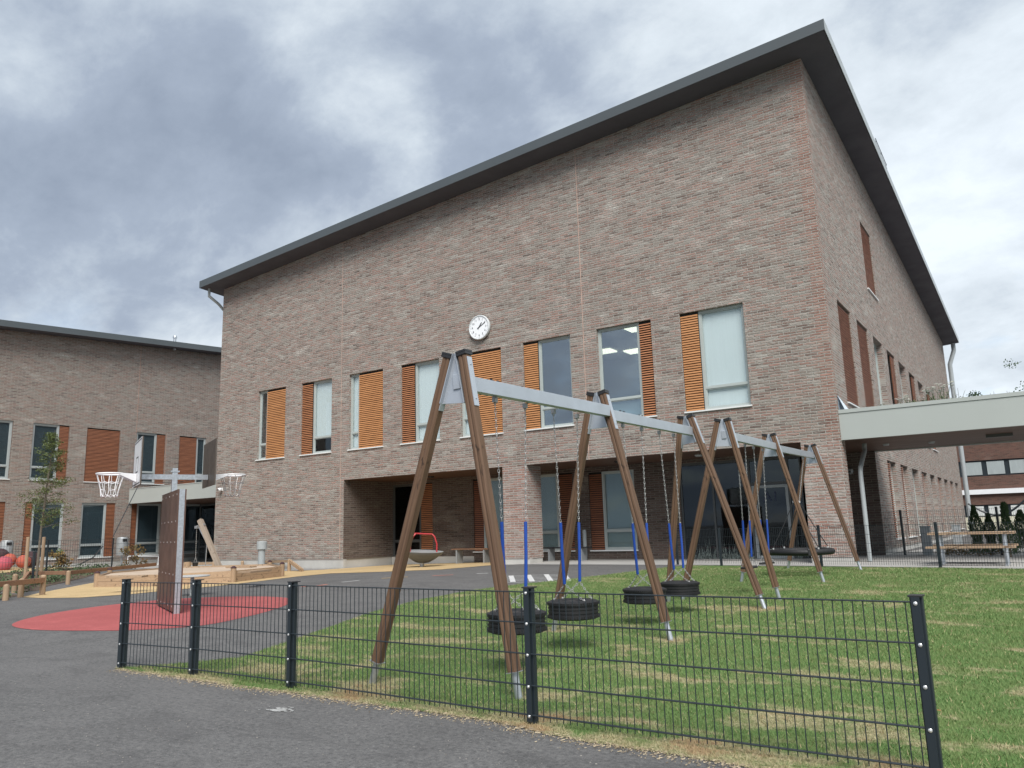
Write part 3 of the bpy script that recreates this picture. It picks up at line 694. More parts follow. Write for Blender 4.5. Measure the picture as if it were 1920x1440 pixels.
def window(parent, mp, a, b, z0, z1, gl, lou=None, lmat=None, sparse=False, blind=0, gmat=None, sill=True, depth=.10, transom=.62, fr=.065, fmat=None, name='window', sillmat=None, lowblind=False):
    # gl=(u0,u1) glazed span or None, lou=(u0,u1) louvre span
    W_ = empty2(name, mp((a+b)/2, z0, 0), parent); fmat = fmat or m_frame
    if gl:
        mb = MB(); g0, g1 = gl; d0, d1 = depth, depth+.07
        bx(mb, mp, g0, g0+fr, z0+.002, z1, d0, d1); bx(mb, mp, g1-fr, g1, z0+.002, z1, d0, d1)
        bx(mb, mp, g0+fr, g1-fr, z0+.002, z0+fr, d0+.001, d1-.001); bx(mb, mp, g0+fr, g1-fr, z1-fr, z1, d0+.001, d1-.001)
        zt = z0+transom
        if transom: bx(mb, mp, g0+fr, g1-fr, zt, zt+fr*.8, d0+.001, d1-.001)
        # inner sash lines
        for lo, hi in (((z0+fr, zt), (zt+fr*.8, z1-fr)) if transom else ((z0+fr, z1-fr),)):
            s_ = .03; bx(mb, mp, g0+fr, g0+fr+s_, lo, hi, d0+.02, d1-.004); bx(mb, mp, g1-fr-s_, g1-fr, lo, hi, d0+.02, d1-.004)
            bx(mb, mp, g0+fr+s_, g1-fr-s_, lo, lo+s_, d0+.021, d1-.005); bx(mb, mp, g0+fr+s_, g1-fr-s_, hi-s_, hi, d0+.021, d1-.005)
        mb.build('frame', fmat, W_, bevel=0)
        mb = MB(); bx(mb, mp, g0+fr*.5, g1-fr*.5, z0+fr*.5, z1-fr*.5, d0+.045, d0+.053); mb.build('pane', gmat or m_glass, W_)
        if blind:
            bot = z0+fr if (lowblind or blind > .95) else (z0+transom+.03 if blind > .5 else z1-(z1-z0)*blind)
            mb = MB(); bx(mb, mp, g0+fr*.8, g1-fr*.8, bot, z1-fr*.8, d1+.03, d1+.04); mb.build('blind', m_blind, W_)
    if lou: louvre(W_, lou[0], lou[1], z0+.01, z1-.01, mp, .035, lmat or m_louo, sparse)
    if sill:
        mb = MB(); bx(mb, mp, a-.03, b+.03, z0-.035, z0+.004, -.05, depth); mb.build('sill', sillmat or m_sill, W_)
    return W_
def screens(parent):
    for w in [x for x in SC.objects if x.parent == parent and x.name.startswith('window')]:
        fr_ = [x for x in SC.objects if x.parent == w and x.name.startswith('pane')]
        for p_ in fr_:
            vs = [v_.co for v_ in p_.data.vertices]; X_ = min(v_.x for v_ in vs)-.03
            mb = MB(); mb.box(X_-.01, X_, min(v_.y for v_ in vs), max(v_.y for v_ in vs), min(v_.z for v_ in vs), max(v_.z for v_ in vs)); o_ = mb.build('blind', m_screen, w)
def empty2(name, loc, parent):
    o = bpy.data.objects.new(name, None); COL.objects.link(o); o.parent = parent; o.empty_display_size = .1
    o.matrix_basis = parent.matrix_basis.inverted() @ Matrix.Translation(Vector(loc)); return o
# MB.build walks parents with matrix_basis, so part empties work as parents
specA = [  # glazed span, louvre span, louvre material, sparse, blind, glass
    ((-27.6,-27.08), (-27.08,-25.85), m_louo, False, 0, None), ((-24.25,-23.1), (-24.87,-24.25), m_loud, True, .8, None),
    ((-22.13,-21.65), (-21.65,-20.34), m_louo, False, 1, None), ((-18.8,-17.6), (-19.42,-18.8), m_loud, True, 1, None),
    ((-16.65,-16.2), (-16.2,-14.88), m_louo, False, 1, None), ((-13.42,-12.15), (-13.98,-13.42), m_louo, False, 0, m_glass),
    ((-11.19,-9.76), (-9.76,-9.33), m_loud, True, 0, m_glass), ((-7.86,-6.5), (-8.41,-7.86), m_louo, False, 1, m_glassc)]
for (a, b), (gl, lo, lm, spz, bl, gm_) in zip(winA, specA):
    window(school, mapA, a, b, SZ0, SZ1, gl, lo, lm, spz, bl, gm_ or (m_glassc if bl else m_glass), lowblind=(bl == 1))
# frosted lower light of the seventh window
mb = MB(); mb.box(-11.12, -9.83, Y0+.19, Y0+.20, SZ0+.07, SZ0+.62); mb.build('blind', m_blind, school)
# room behind the first-floor windows
mb = MB()
mb.box(-28.5, -5.5, 26.9, 27.0, 4.0, 7.6); mb.box(-28.5, -28.4, Y0+.4, 26.9, 4.0, 7.6); mb.box(-5.6, -5.5, Y0+.4, 26.9, 4.0, 7.6)
mb.box(-14.9, -14.8, Y0+.35, 26.9, 4.0, 7.6)
mb.box(-28.5, -5.5, Y0+.3, 26.9, 7.6, 7.7); mb.build('room_wall', m_room, school)
mb = MB(); mb.box(-28.5, -5.5, Y0+.3, 26.9, 3.9, 4.0); mb.build('room_floor', m_roomf, school)
for x, y in ((-12.6, 23.2), (-12.7, 25.2), (-10.4, 22.9), (-10.0, 24.6), (-11.9, 25.9), (-9.0, 25.9)):
    mb = MB(); mb.box(x-.3, x+.3, y-.3, y+.3, 7.55, 7.597); mb.build('ceiling_light', m_lamp, school)
# side wall windows
for k, (a, b) in enumerate(winBu):
    all_l = k in (0, 1); w = b-a
    if all_l: window(school, mapB, a, b, SZ0, SZ1, None, (a, b), m_lour, True, 0, depth=.15)
    elif k in (2, 4, 6): window(school, mapB, a, b, SZ0, SZ1, (a, b), None, None, False, 0, m_glass, depth=.2)
    else: window(school, mapB, a, b, SZ0, SZ1, (a, a+w*.6), (a+w*.6, b), m_lour, False, 0, m_glass, depth=.16)
window(school, mapB, 28.6, 30.5, 9.12, 11.59, None, (28.6, 30.5), m_lour, False, 0, depth=.15)
for k, (a, b) in enumerate(winBg):
    w = b-a
    if k in (0, 3, 5): window(school, mapB, a, b, .62, 3.19, (a+w*.5, b), (a, a+w*.5), m_lour, True, 0, m_glass, depth=.16)
    elif k in (1, 7): window(school, mapB, a, b, .62, 3.19, (a+w*.5, b), (a, a+w*.5), m_lour, True, 0, m_glass, depth=.16)
    else: window(school, mapB, a, b, .62, 3.19, (a, b), None, None, False, 0, m_glass, depth=.2)
# recess glazing
mapG = lambda u, z, d: (u, YR+d, z)
window(school, mapG, -22.36, -20.22, .30, 3.22, (-22.36, -20.85), (-20.85, -20.22), m_loud, False, 0, m_glassd, depth=.04, sill=False, fmat=m_framed)
window(school, mapG, -18.2, -16.75, .5, 3.2, (-17.75, -16.75), (-18.2, -17.75), m_lour, False, .97, m_glassq, depth=.04)
window(school, mapG, -15.5, -13.83, .5, 3.2, (-15.5, -14.45), (-14.45, -13.83), m_lour, False, .97, m_glassq, depth=.04)
window(school, mapG, -13.19, -11.45, .5, 3.15, (-12.68, -11.45), (-13.19, -12.68), m_lour, False, .97, m_glassq, depth=.04)
# entrance glazing with door
ent = empty2('entrance_glazing', (-8, YR, .12), school)
mb = MB()
for x in (-9.85, -8.79, -7.61, -6.44, -6.06): mb.box(x, x+.06, YR+.04, YR+.12, .12, 3.22)
for z in (.12, 3.14): mb.box(-9.79, -6.06, YR+.045, YR+.115, z, z+.08)
mb.box(-7.55, -6.44, YR+.045, YR+.115, 2.40, 2.48); mb.build('frame', m_framed, ent)
mb = MB(); mb.box(-9.8, -6.05, YR+.07, YR+.078, .15, 3.18); mb.build('pane', m_glassd, ent)
door = empty2('door', (-7, YR, .2), school)
mb = MB()
for x in (-7.53, -6.52): mb.box(x, x+.08, YR+.02, YR+.068, .2, 2.38)
for z in (.2, 2.30): mb.box(-7.45, -6.52, YR+.021, YR+.067, z, z+.08)
mb.build('frame', m_pipe, door)
mb = MB(); mb.tube([(-7.38, YR-.03, .8), (-7.38, YR-.03, 1.8)], .016); mb.tube([(-7.38, YR-.03, .9), (-7.38, YR+.05, .9)], .01); mb.tube([(-7.38, YR-.03, 1.7), (-7.38, YR+.05, 1.7)], .01); mb.build('handle', m_galv, door)
def text_mesh(s_, size, mat, name, mw, parent=None, ext=.002):
    cu = bpy.data.curves.new('t', 'FONT'); cu.body = s_; cu.size = size; cu.align_x = 'CENTER'; cu.align_y = 'CENTER'; cu.extrude = ext
    to = bpy.data.objects.new('t', cu); COL.objects.link(to); bpy.context.view_layer.update()
    me = bpy.data.meshes.new_from_object(to.evaluated_get(bpy.context.evaluated_depsgraph_get())); bpy.data.objects.remove(to)
    me.name = name; me.materials.clear(); me.materials.append(mat); o = bpy.data.objects.new(name, me); COL.objects.link(o)
    if parent is not None:
        o.parent = parent; pm = Matrix(); r_ = parent
        while r_ is not None: pm = r_.matrix_basis @ pm; r_ = r_.parent
        o.matrix_basis = pm.inverted() @ mw
    else: o.matrix_basis = mw
    return o
text_mesh('A1', .42, plain('navy lettering', (.02,.03,.07), .5), 'lettering', Matrix.Translation((-6.98, YR+.065, 2.02)) @ Matrix.Rotation(PI/2, 4, 'X'), door)
# entrance hall behind the glass
mb = MB(); mb.box(-22.6, -6.1, 27.4, 27.5, 0, 3.6); mb.box(-22.6, -6.1, YR+.25, 27.4, 3.45, 3.5); mb.box(-10.3, -10.2, YR+.25, 27.4, 0, 3.45); mb.box(-19.6, -19.5, YR+.25, 27.4, 0, 3.45)
mb.build('room_wall', plain('hall wall', (.10,.12,.115), .8), school)
mb = MB(); mb.box(-22.6, -6.1, YR+.22, 27.4, .0, .05); mb.build('room_floor', m_roomf, school)
for x, y in ((-9.3, 25.0), (-7.3, 25.4), (-6.7, 26.6), (-8.2, 26.8)):
    mb = MB(); mb.box(x-.5, x+.5, y-.06, y+.06, 3.40, 3.447); mb.build('ceiling_light', m_lamp, school)
# hall plants painted as film at the glass foot: thin white grass decals
mb = MB()
for _ in range(260):
    x = random.uniform(-9.7, -6.2); h = random.uniform(.1, .45)*(1 if random.random() < .8 else 1.6); dx = random.uniform(-.12, .12)
    if abs(x+7.55) < .1: continue
    mb.poly([(x, YR+.063, .2), (x+.012, YR+.063, .2), (x+dx, YR+.063, .2+h)])
mb.build('glass_film', plain('pale film print', (.30,.36,.33), .6), school)

# downpipes
mb = MB(); mb.tube([(-4.05, 23.55, 3.36), (-4.05, 23.5, 3.15), (-4.02, 22.45, 2.62), (-4.02, 22.38, 2.45), (-4.02, 22.38, .2)], .06, 12); mb.build('downpipe', m_pipe, school, smooth=True)
q = onX(1776, 690, -4.1)
mb = MB(); mb.tube([(-3.75, 55.35, roofz(-3.75, 55.3)), (-3.75, 55.35, roofz(-3.75, 55.3)-.45), (-4.05, 55.1, 10.6), (-4.05, 55.1, 10.3), (-4.05, 55.1, .3)], .13, 12); mb.build('downpipe', m_pipe, school, smooth=True)
mb = MB(); mb.tube([(-30.75, 21.15, roofz(-30.7, 21.1)), (-30.75, 21.15, roofz(-30.7, 21.1)-.35), (-30.65, 21.6, roofz(-30.7, 21.1)-.65), (-30.42, 22.5, 11.0), (-30.42, 22.6, 10.6), (-30.42, 22.6, .3)], .065, 12); mb.build('downpipe', m_pipe, school, smooth=True)
# roof ladder guard at the right eaves
mb = MB()
for y in (28.6, 29.6, 30.6):
    z = roofz(-3.5, y)+.30; mb.tube([(-3.5, y, z), (-3.44, y, z+.30)], .014, 6)
for h in (.15, .30):
    mb.tube([(-3.45, 28.5, roofz(-3.5, 28.5)+.3+h), (-3.45, 30.7, roofz(-3.5, 30.7)+.3+h)], .012, 6)
mb.build('roof_guard', m_fascia, school)

# clock
cl = empty('wall_clock', (-15.69, Y0, 8.24), 'round white clock on the brick front above the windows', 'clock')
cx_, cz_ = -15.69, 8.24
mb = MB(); mb.lathe([(0, -.03), (.40, -.03), (.43, -.045), (.44, -.10), (.43, -.14), (.405, -.145), (.40, -.125)], (cx_, Y0, cz_), 48, axis='y'); mb.build('case', plain('white clock case', (.66,.69,.70), .3, var=.03), cl, smooth=True)
mb = MB(); n_ = 48; mb.poly([(cx_+.402*math.cos(2*PI*k/n_), Y0-.122, cz_+.402*math.sin(2*PI*k/n_)) for k in range(n_)]); mb.build('dial', plain('clock dial', (.86,.88,.90), .3, var=.01), cl)
m_ink = plain('clock ink', (.03,.03,.035), .5)
for k in range(1, 13):
    a = 2*PI*k/12; text_mesh(str(k), .105, m_ink, 'numeral', Matrix.Translation((cx_+.285*math.sin(a), Y0-.125, cz_+.285*math.cos(a))) @ Matrix.Rotation(PI/2, 4, 'X'), cl, .001)
mb = MB()
for k in range(60):
    a = 2*PI*k/60; l_ = .045 if k % 5 == 0 else .02; w_ = .010 if k % 5 == 0 else .004; d_ = Vector((math.sin(a), 0, math.cos(a))); c_ = Vector((cx_, Y0-.125, cz_))+d_*(.375-l_/2)
    mb.obox(c_, d_, Vector((math.cos(a), 0, -math.sin(a))), Vector((0, 1, 0)), l_/2, w_/2, .001)
mb.build('minute_marks', m_ink, cl)
for nm, ang, ln, wd, yy in (('hour_hand', 36, .215, .030, .132), ('minute_hand', 62, .315, .024, .136)):
    a = math.radians(ang); d_ = Vector((math.sin(a), 0, math.cos(a))); mb = MB(); mb.obox(Vector((cx_, Y0-yy, cz_))+d_*(ln/2-.05), d_, Vector((math.cos(a), 0, -math.sin(a))), Vector((0, 1, 0)), ln/2+.03, wd/2, .0015); mb.build(nm, m_ink, cl)
# security cameras
for nm, loc, lb in (('security_camera', (-29.85, Y0-.10, 3.35), 'small white dome camera low on the left corner of the brick front'), ('security_camera', (-5.0, 26.28, 2.75), 'small round camera on the dark wall under the right canopy')):
    c_ = empty(nm, loc, lb, 'camera'); x, y, z = loc
    mb = MB(); mb.box(x-.05, x+.05, y+.05, y+.10, z-.05, z+.08); mb.build('bracket', m_white, c_)
    mb = MB(); mb.lathe([(0, .08), (.07, .07), (.09, .02), (.09, 0), (.075, -.04), (.045, -.075), (0, -.09)], (x, y-.03, z), 18); mb.build('dome', m_white if x < -20 else m_bin, c_, smooth=True)
    mb = MB(); mb.lathe([(0, -.02), (.03, -.02), (.035, 0), (0, .0)], (x, y-.11, z-.01), 12, axis='y'); mb.build('lens', m_black, c_)

# ------------------------------------------------------------------ left wing
XW = -42.8
wing = empty('school_wing', (XW, 18, 0), 'lower brick wing on the left with red brown louvred windows', 'building')
mapW = lambda u, z, d: (XW-d, u, z)
def wroof(x, y): return 11.98+.066*(y-17.6)
WU = [(14.0+.02, 16.0), (16.75, 18.6), (19.55, 21.38), (22.32, 24.18), (25.16, 26.95), (27.86, 29.69), (30.6, 32.4)]
WG = [(13.9, 15.7), (16.75, 18.56), (19.48, 21.4), (22.31, 24.16), (25.10, 26.9), (28.0, 29.8)]
mb = MB(); hw = [(a, b, 4.47, 7.40, .22) for a, b in WU]+[(a, b, .46, 3.35, .22) for a, b in WG]
wall_mb(mb, 4.0, 45, .20, lambda u: wroof(0, u)-.01, hw, mapW, .22)
mb.quad((XW-14, 4, .2), (XW, 4, .2), (XW, 4, wroof(0, 4)), (XW-14, 4, wroof(0, 4)))
mb.quad((XW, 45, .2), (XW-14, 45, .2), (XW-14, 45, wroof(0, 45)), (XW, 45, wroof(0, 45))); mb.quad((XW-14, 45, .2), (XW-14, 4, .2), (XW-14, 4, wroof(0, 4)), (XW-14, 45, wroof(0, 45)))
mb.build('wall', m_brickwing, wing)
mb = MB(); mb.box(XW-.2, XW-.02, 4, 45, -.6, .2); mb.build('plinth', m_conc, wing)
mb = MB(); slab(mb, XW-14.5, XW+.78, 3.2, 45.5, .0, .03, wroof); mb.build('soffit', m_soffit, wing)
mb = MB(); slab(mb, XW-14.5, XW+.80, 3.2, 45.5, .032, .30, wroof); mb.build('roof', m_roof, wing)
mb = MB(); slab(mb, XW+.802, XW+.814, 3.19, 45.5, -.01, .31, wroof); mb.build('fascia', m_fascia, wing)
mb = MB(); mb.box(XW-.004, XW+.004, 25.1, 25.125, 7.4, wroof(0, 25.1)-.05); mb.box(XW-.004, XW+.004, 26.98, 27.0, 4.2, 7.4); mb.build('movement_joint', plain('pink joint sealant', (.42,.25,.19), .7), wing)
q = onX(328, 634, XW+.3)
mb = MB(); mb.tube([(XW+.3, q.y, q.z-.75), (XW+.3, q.y, q.z)], .085, 12); mb.lathe([(.085, 0), (.12, .0), (.12, .10), (.08, .16), (0, .18)], (XW+.3, q.y, q.z), 12); mb.build('roof_vent', m_galv, wing, smooth=True)
WS = [((14.02, 15.4), (15.4, 16.0)), ((16.75, 18.58), None), ((19.55, 20.88), (20.88, 21.38)), (None, (22.32, 24.18)), ((25.16, 26.42), (26.42, 26.95)), ((29.05, 29.69), (27.86, 29.05)), ((30.6, 31.9), (31.9, 32.4))]
for (a, b), (gl, lo) in zip(WU, WS): window(wing, mapW, a, b, 4.47, 7.40, gl, lo, m_lour, False, 0, m_glassw, fr=.09, depth=.06, fmat=m_framew)
WS2 = [(None, (13.9, 15.7)), ((16.75, 17.6), (17.6, 18.56)), ((19.85, 21.4), (19.48, 19.85)), ((22.31, 23.68), (23.68, 24.16)), ((25.45, 26.9), (25.10, 25.45)), ((28.0, 29.8), None)]
for (a, b), (gl, lo) in zip(WG, WS2): window(wing, mapW, a, b, .46, 3.35, gl, lo, m_lour, False, 0, m_glassw, fr=.09, depth=.06, fmat=m_framew)
screens(wing)
mb = MB(); mb.box(XW-3.5, XW-3.4, 5, 44, .3, 11); mb.box(XW-3.4, XW-.3, 5, 44, 3.8, 4.1); mb.box(XW-3.4, XW-.3, 5, 44, 7.9, 8.0); mb.box(XW-3.4, XW-.3, 5, 44, .1, .2); mb.build('room_wall', plain('dim room paint', (.20,.21,.22), .8), wing)

# ------------------------------------------------------------------ link between wing and main block
lk = empty('link_canopy', (-36.5, 24.9, 3.34), 'pale grey canopy beam bridging the gap between the wing and the main block', 'canopy')
YB = 24.9
mb = MB(); mb.box(XW+.01, XL_-.01, YB, YB+.15, ZC-.02, 4.12); mb.build('beam', m_beam, lk)
mb = MB(); mb.box(XW+.01, XL_-.01, YB-.02, YB+.2, 4.121, 4.16); mb.build('capping', m_beam, lk)
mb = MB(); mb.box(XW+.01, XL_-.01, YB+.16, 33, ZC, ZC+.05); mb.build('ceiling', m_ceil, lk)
mb = MB(); mb.box(XW+.01, XL_-.01, YB+.16, 33, ZC+.06, 4.05); mb.build('roof', m_roof, lk)
mb = MB(); mb.lathe([(0, -.06), (.09, -.05), (.11, 0)], (-34.4, 26.6, ZC), 14); mb.build('ceiling_lamp', m_bin, lk, smooth=True)
gl_ = empty('glazed_link', (-36.5, 29.5, 0), 'dark glazed wall set back under the left link canopy', 'wall')
mb = MB(); 
for x in np.arange(XW+.05, XL_, 1.56): mb.box(x, x+.10, 29.4, 29.5, .0, ZC-.01)
for z in (.0, .75, ZC-.12): mb.box(XW+.05, XL_-.02, 29.41, 29.49, z, z+.10)
mb.build('frame', m_framed, gl_)
mb = MB(); mb.box(XW+.05, XL_-.02, 29.44, 29.45, .02, ZC-.02); mb.build('pane', m_glassd, gl_)
mb = MB(); mb.box(XW+.05, XL_-.02, 32.8, 32.9, 0, ZC-.01); mb.build('back_wall', m_dark, gl_)

# ------------------------------------------------------------------ right canopy
cn = empty('walkway_canopy', (-2, 22, 3.34), 'pale grey flat walkway canopy with weeds on its roof at the right', 'canopy')
YC = Y0+.06
mb = MB(); mb.box(XR+.004, 9, YC, YC+.12, 3.31, 4.0); mb.build('beam', m_beam, cn)
mb = MB(); mb.box(XR+.004, 9, YC-.02, YC+.2, 4.004, 4.10); mb.build('capping', m_beam, cn)
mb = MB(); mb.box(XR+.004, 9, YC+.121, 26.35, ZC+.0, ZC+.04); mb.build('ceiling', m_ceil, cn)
mb = MB(); mb.box(XR+.004, 9, YC+.121, 26.35, ZC+.045, 3.93); mb.build('roof', m_roof, cn)
mb = MB(); mb.box(XR+.004, 9, 26.36, 26.48, 3.31, 4.0); mb.build('beam', m_beam, cn)
for x, y in ((-3.6, 24.2), (-2.5, 24.6), (1.5, 24.3)):
    mb = MB(); mb.lathe([(0, -.05), (.07, -.045), (.09, 0)], (x, y, ZC), 14); mb.build('ceiling_lamp', m_bin, cn, smooth=True)
mb = MB(); mb.box(-1.15, -.55, 23.7, 23.8, ZC-.08, ZC-.001); mb.build('ceiling_lamp', m_framed, cn)
mb = MB(); mb.box(5.2, 5.5, 22.2, 22.5, .1, ZC); mb.box(5.2, 5.5, 25.8, 26.1, .1, ZC); mb.build('post', m_galv, cn)
# zinc flashing against the wall
mb = MB(); mb.poly([(XR+.01, 21.72, 4.1), (XR+.01, 22.9, 4.1), (XR+.01, 22.6, 4.25), (XR+.01, 21.72, 4.5)]); mb.poly([(XR+.013, 21.72, 4.5), (XR+.013, 22.6, 4.25), (XR+.16, 22.6, 4.1), (XR+.16, 21.72, 4.1)]); mb.build('flashing', plain('pale zinc', (.72,.80,.88), .3, metal=.3, var=.05), cn)
def weed(px, py, h, n, fl, lb, name='roof_weed', Y=22.1):
    b_ = onY(px, py, Y); b_.z = 3.95; w = empty(name, tuple(b_), lb, 'plant', 'weeds growing on the canopy roof')
    mb = MB(); mp_ = MB()
    for i in range(n):
        tip = b_+Vector((random.uniform(-.35, .35)*h, random.uniform(-.1, .1), h*random.uniform(.7, 1)))
        mid = b_.lerp(tip, .5)+Vector((random.uniform(-.03, .03), 0, 0)); mb.tube([b_, mid, tip], [.006, .005, .003], 4)
        leaves(mb, tuple(mid), .05, .03, .08, 4, .05)
        if fl:
            for k in range(fl): 
                c_ = tip+Vector((random.uniform(-.07, .07), random.uniform(-.04, .04), random.uniform(-.04, .04)))
                mp_.lathe([(0, .012), (.05, 0), (.0, -.01)], tuple(c_), 7)
    mb.build('stem', m_twig if not fl else m_cover, w)
    if fl: mp_.build('flower', m_petal, w)
for px, h, n, fl, lb in ((1652, .28, 3, 1, 'sparse weed at the left end of the canopy roof, by the louvres'), (1682, .35, 4, 2, 'low white flowering weed on the canopy roof, second from the building'), (1704, .38, 5, 2, 'leafy weed with small white flowers on the canopy roof beside the low green tuft'), (1732, .42, 5, 1, 'pale flowered weed in the middle of the canopy weeds'), (1756, .60, 8, 3, 'tall clump of white daisies on the canopy roof beside the far downpipe'), (1772, .62, 6, 3, 'tallest white daisies on the canopy roof, against the wall edge'),
                         (1798, .55, 3, 0, 'bare branching stalk on the canopy roof against the sky'), (1860, .32, 3, 0, 'thin bare stalks on the canopy roof right of the dark tuft'), (1885, .22, 2, 0, 'small dry stalk near the right edge of the canopy roof'), (1900, .30, 2, 0, 'rightmost dry stalk on the canopy roof')):
    weed(px, 760, h, n, fl, lb)
b_ = onY(1828, 750, 22.2); mb = MB(); leaves(mb, (b_.x, b_.y, 4.2), .17, .1, .10, 120, .06); tag(mb.build('roof_shrub', m_thuja), 'dark green tuft on the canopy roof against the sky', 'plant')
b_ = onY(1716, 750, 22.2); mb = MB(); leaves(mb, (b_.x, b_.y, 4.12), .22, .1, .11, 120, .05); tag(mb.build('roof_shrub', m_cover), 'low green tuft on the canopy roof in front of the side windows', 'plant')

# ------------------------------------------------------------------ far brick building
YF_ = 75
fb = empty('brick_building', (8, YF_, 0), 'distant dark brick building with ribbon windows behind the right canopy', 'building')
def zf(py, px=1860): return onY(px, py, YF_).z
fx0 = onY(1700, 900, YF_).x; fx1 = 60
lv = [zf(790), zf(862), zf(892), zf(917), zf(926), zf(946), zf(969), zf(1005)]
mb = MB(); mb.box(fx0, fx1, YF_, YF_+10, lv[1], lv[0]+1.2); mb.box(fx0, fx1, YF_, YF_+10, lv[3], lv[2]); mb.box(fx0, fx1, YF_, YF_+10, lv[5], lv[4]); mb.build('wall', m_brickfar, fb)
mb = MB(); mb.box(fx0, fx1, YF_-.25, YF_+9, lv[4], lv[3]); mb.build('white_band', m_white, fb)
mb = MB(); mb.box(fx0, fx1, YF_+.15, YF_+9, lv[2], lv[1]); mb.box(fx0, fx1, YF_+.15, YF_+9, lv[6], lv[5]); mb.build('dark_panel', m_fence, fb)
mb = MB(); mb.box(fx0, fx1, YF_-.1, YF_+9, 0, lv[6]); mb.build('base_wall', plain('cream render', (.62,.60,.46), .8), fb)
mb = MB(); mb.box(fx0-.3, fx1, YF_-.4, YF_+10.4, lv[0]+1.2, lv[0]+1.5); mb.build('roof', m_fascia, fb)
gw = plain('pale curtained pane', (.36,.40,.40), .25, var=.15, scale=1.5, stretch=(5, 1, .5)); gw2 = plain('white curtained pane', (.62,.64,.62), .4, var=.1, scale=1.5)
for k in range(14):
    px = 1808+43*k; a, b = onY(px, 880, YF_).x, onY(px+33, 880, YF_).x
    mb = MB(); mb.box(a, b, YF_+.08, YF_+.14, lv[2]+.12, lv[1]-.12); mb.build('window', gw, fb)
    px = 1812+42*k; a, b = onY(px, 955, YF_).x, onY(px+(24 if k % 2 else 33), 955, YF_).x
    mb = MB(); mb.box(a, b, YF_+.08, YF_+.14, lv[6]+.08, lv[5]-.10); mb.build('window', gw2, fb)
# cable sagging between buildings
a, b = onY(1815, 944, 50), onY(1930, 929, 50)
mb = MB(); mb.tube([a+(b-a)*t_+Vector((0, 0, -.9*math.sin(PI*t_)*.9)) for t_ in np.linspace(0, 1, 16)], .06, 6); tag(mb.build('overhead_cable', m_fence), 'dark sagging cable in front of the distant building', 'cable')
# tree top over the canopy, far right
tt = empty('broadleaf_tree', tuple(onY(1945, 1000, 60)), 'distant dark tree top rising over the canopy at the right edge', 'tree')
c_ = onY(1964, 745, 60); mb = MB()
for _ in range(40):
    v_ = Vector((random.gauss(0, .9), random.gauss(0, .9), random.gauss(0, 1.2))); leaves(mb, tuple(c_+v_), .5, .5, .35, 40, .16)
mb.build('crown', m_thuja, tt); mb = MB(); mb.tube([(c_.x, c_.y, 0), (c_.x, c_.y, c_.z)], [.2, .08], 8); mb.build('trunk', m_bark, tt)

# ------------------------------------------------------------------ thujas
def thuja(px, base, top, wpx, lb):
    b_ = P(px, base); r0 = ray(px, top); k = math.hypot(b_.x, b_.y)/math.hypot(r0.x, r0.y); h = CH+r0.z*k-b_.z
    t_ = empty('conifer', tuple(b_), lb, 'conifer', 'dark conifers along the far path'); R_ = wpx/F*b_.length/2; mb = MB()
    for _ in range(int(2600)):
        f = random.random()**.8; rr = R_*(1-f)**.62*(.72+.28*math.sin(9*f+px))+.02; a = random.uniform(0, 2*PI); q = rr*random.uniform(.55, 1.08)
        p = b_+Vector((math.cos(a)*q, math.sin(a)*q, .06+h*f)); up = Vector((math.cos(a)*.35+random.gauss(0, .2), math.sin(a)*.35+random.gauss(0, .2), 1)).normalized(); s_ = random.uniform(.03, .07); sd_ = up.orthogonal().normalized()
        mb.quad(p, p+up*s_*.5+sd_*s_*.22, p+up*s_, p+up*s_*.5-sd_*s_*.22)
    mb.build('crown', m_thuja, t_); mb = MB(); mb.tube([b_, b_+Vector((0, 0, h*.8))], [.03, .008], 6); mb.build('trunk', m_bark, t_)
thuja(1837, 1043, 953, 30, 'narrow conifer behind the picnic table, leftmost'); thuja(1862, 1041, 968, 26, 'shortest conifer, between two taller ones behind the picnic table')
thuja(1896, 1045, 947, 34, 'broadest dark conifer behind the right end of the picnic table'); thuja(1924, 1043, 962, 34, 'conifer cut by the right edge of the photo')
# low autumn bushes by the side wall
mb = MB()
for k in range(16):
    px = 1770+random.uniform(0, 100); b_ = P(px, 1041); leaves(mb, (b_.x, b_.y, b_.z+.1), .25, .2, .13, 60, .06)
tag(mb.build('ground_cover', m_autumn), 'brown green low planting at the foot of the conifers', 'ground cover', kind='stuff')

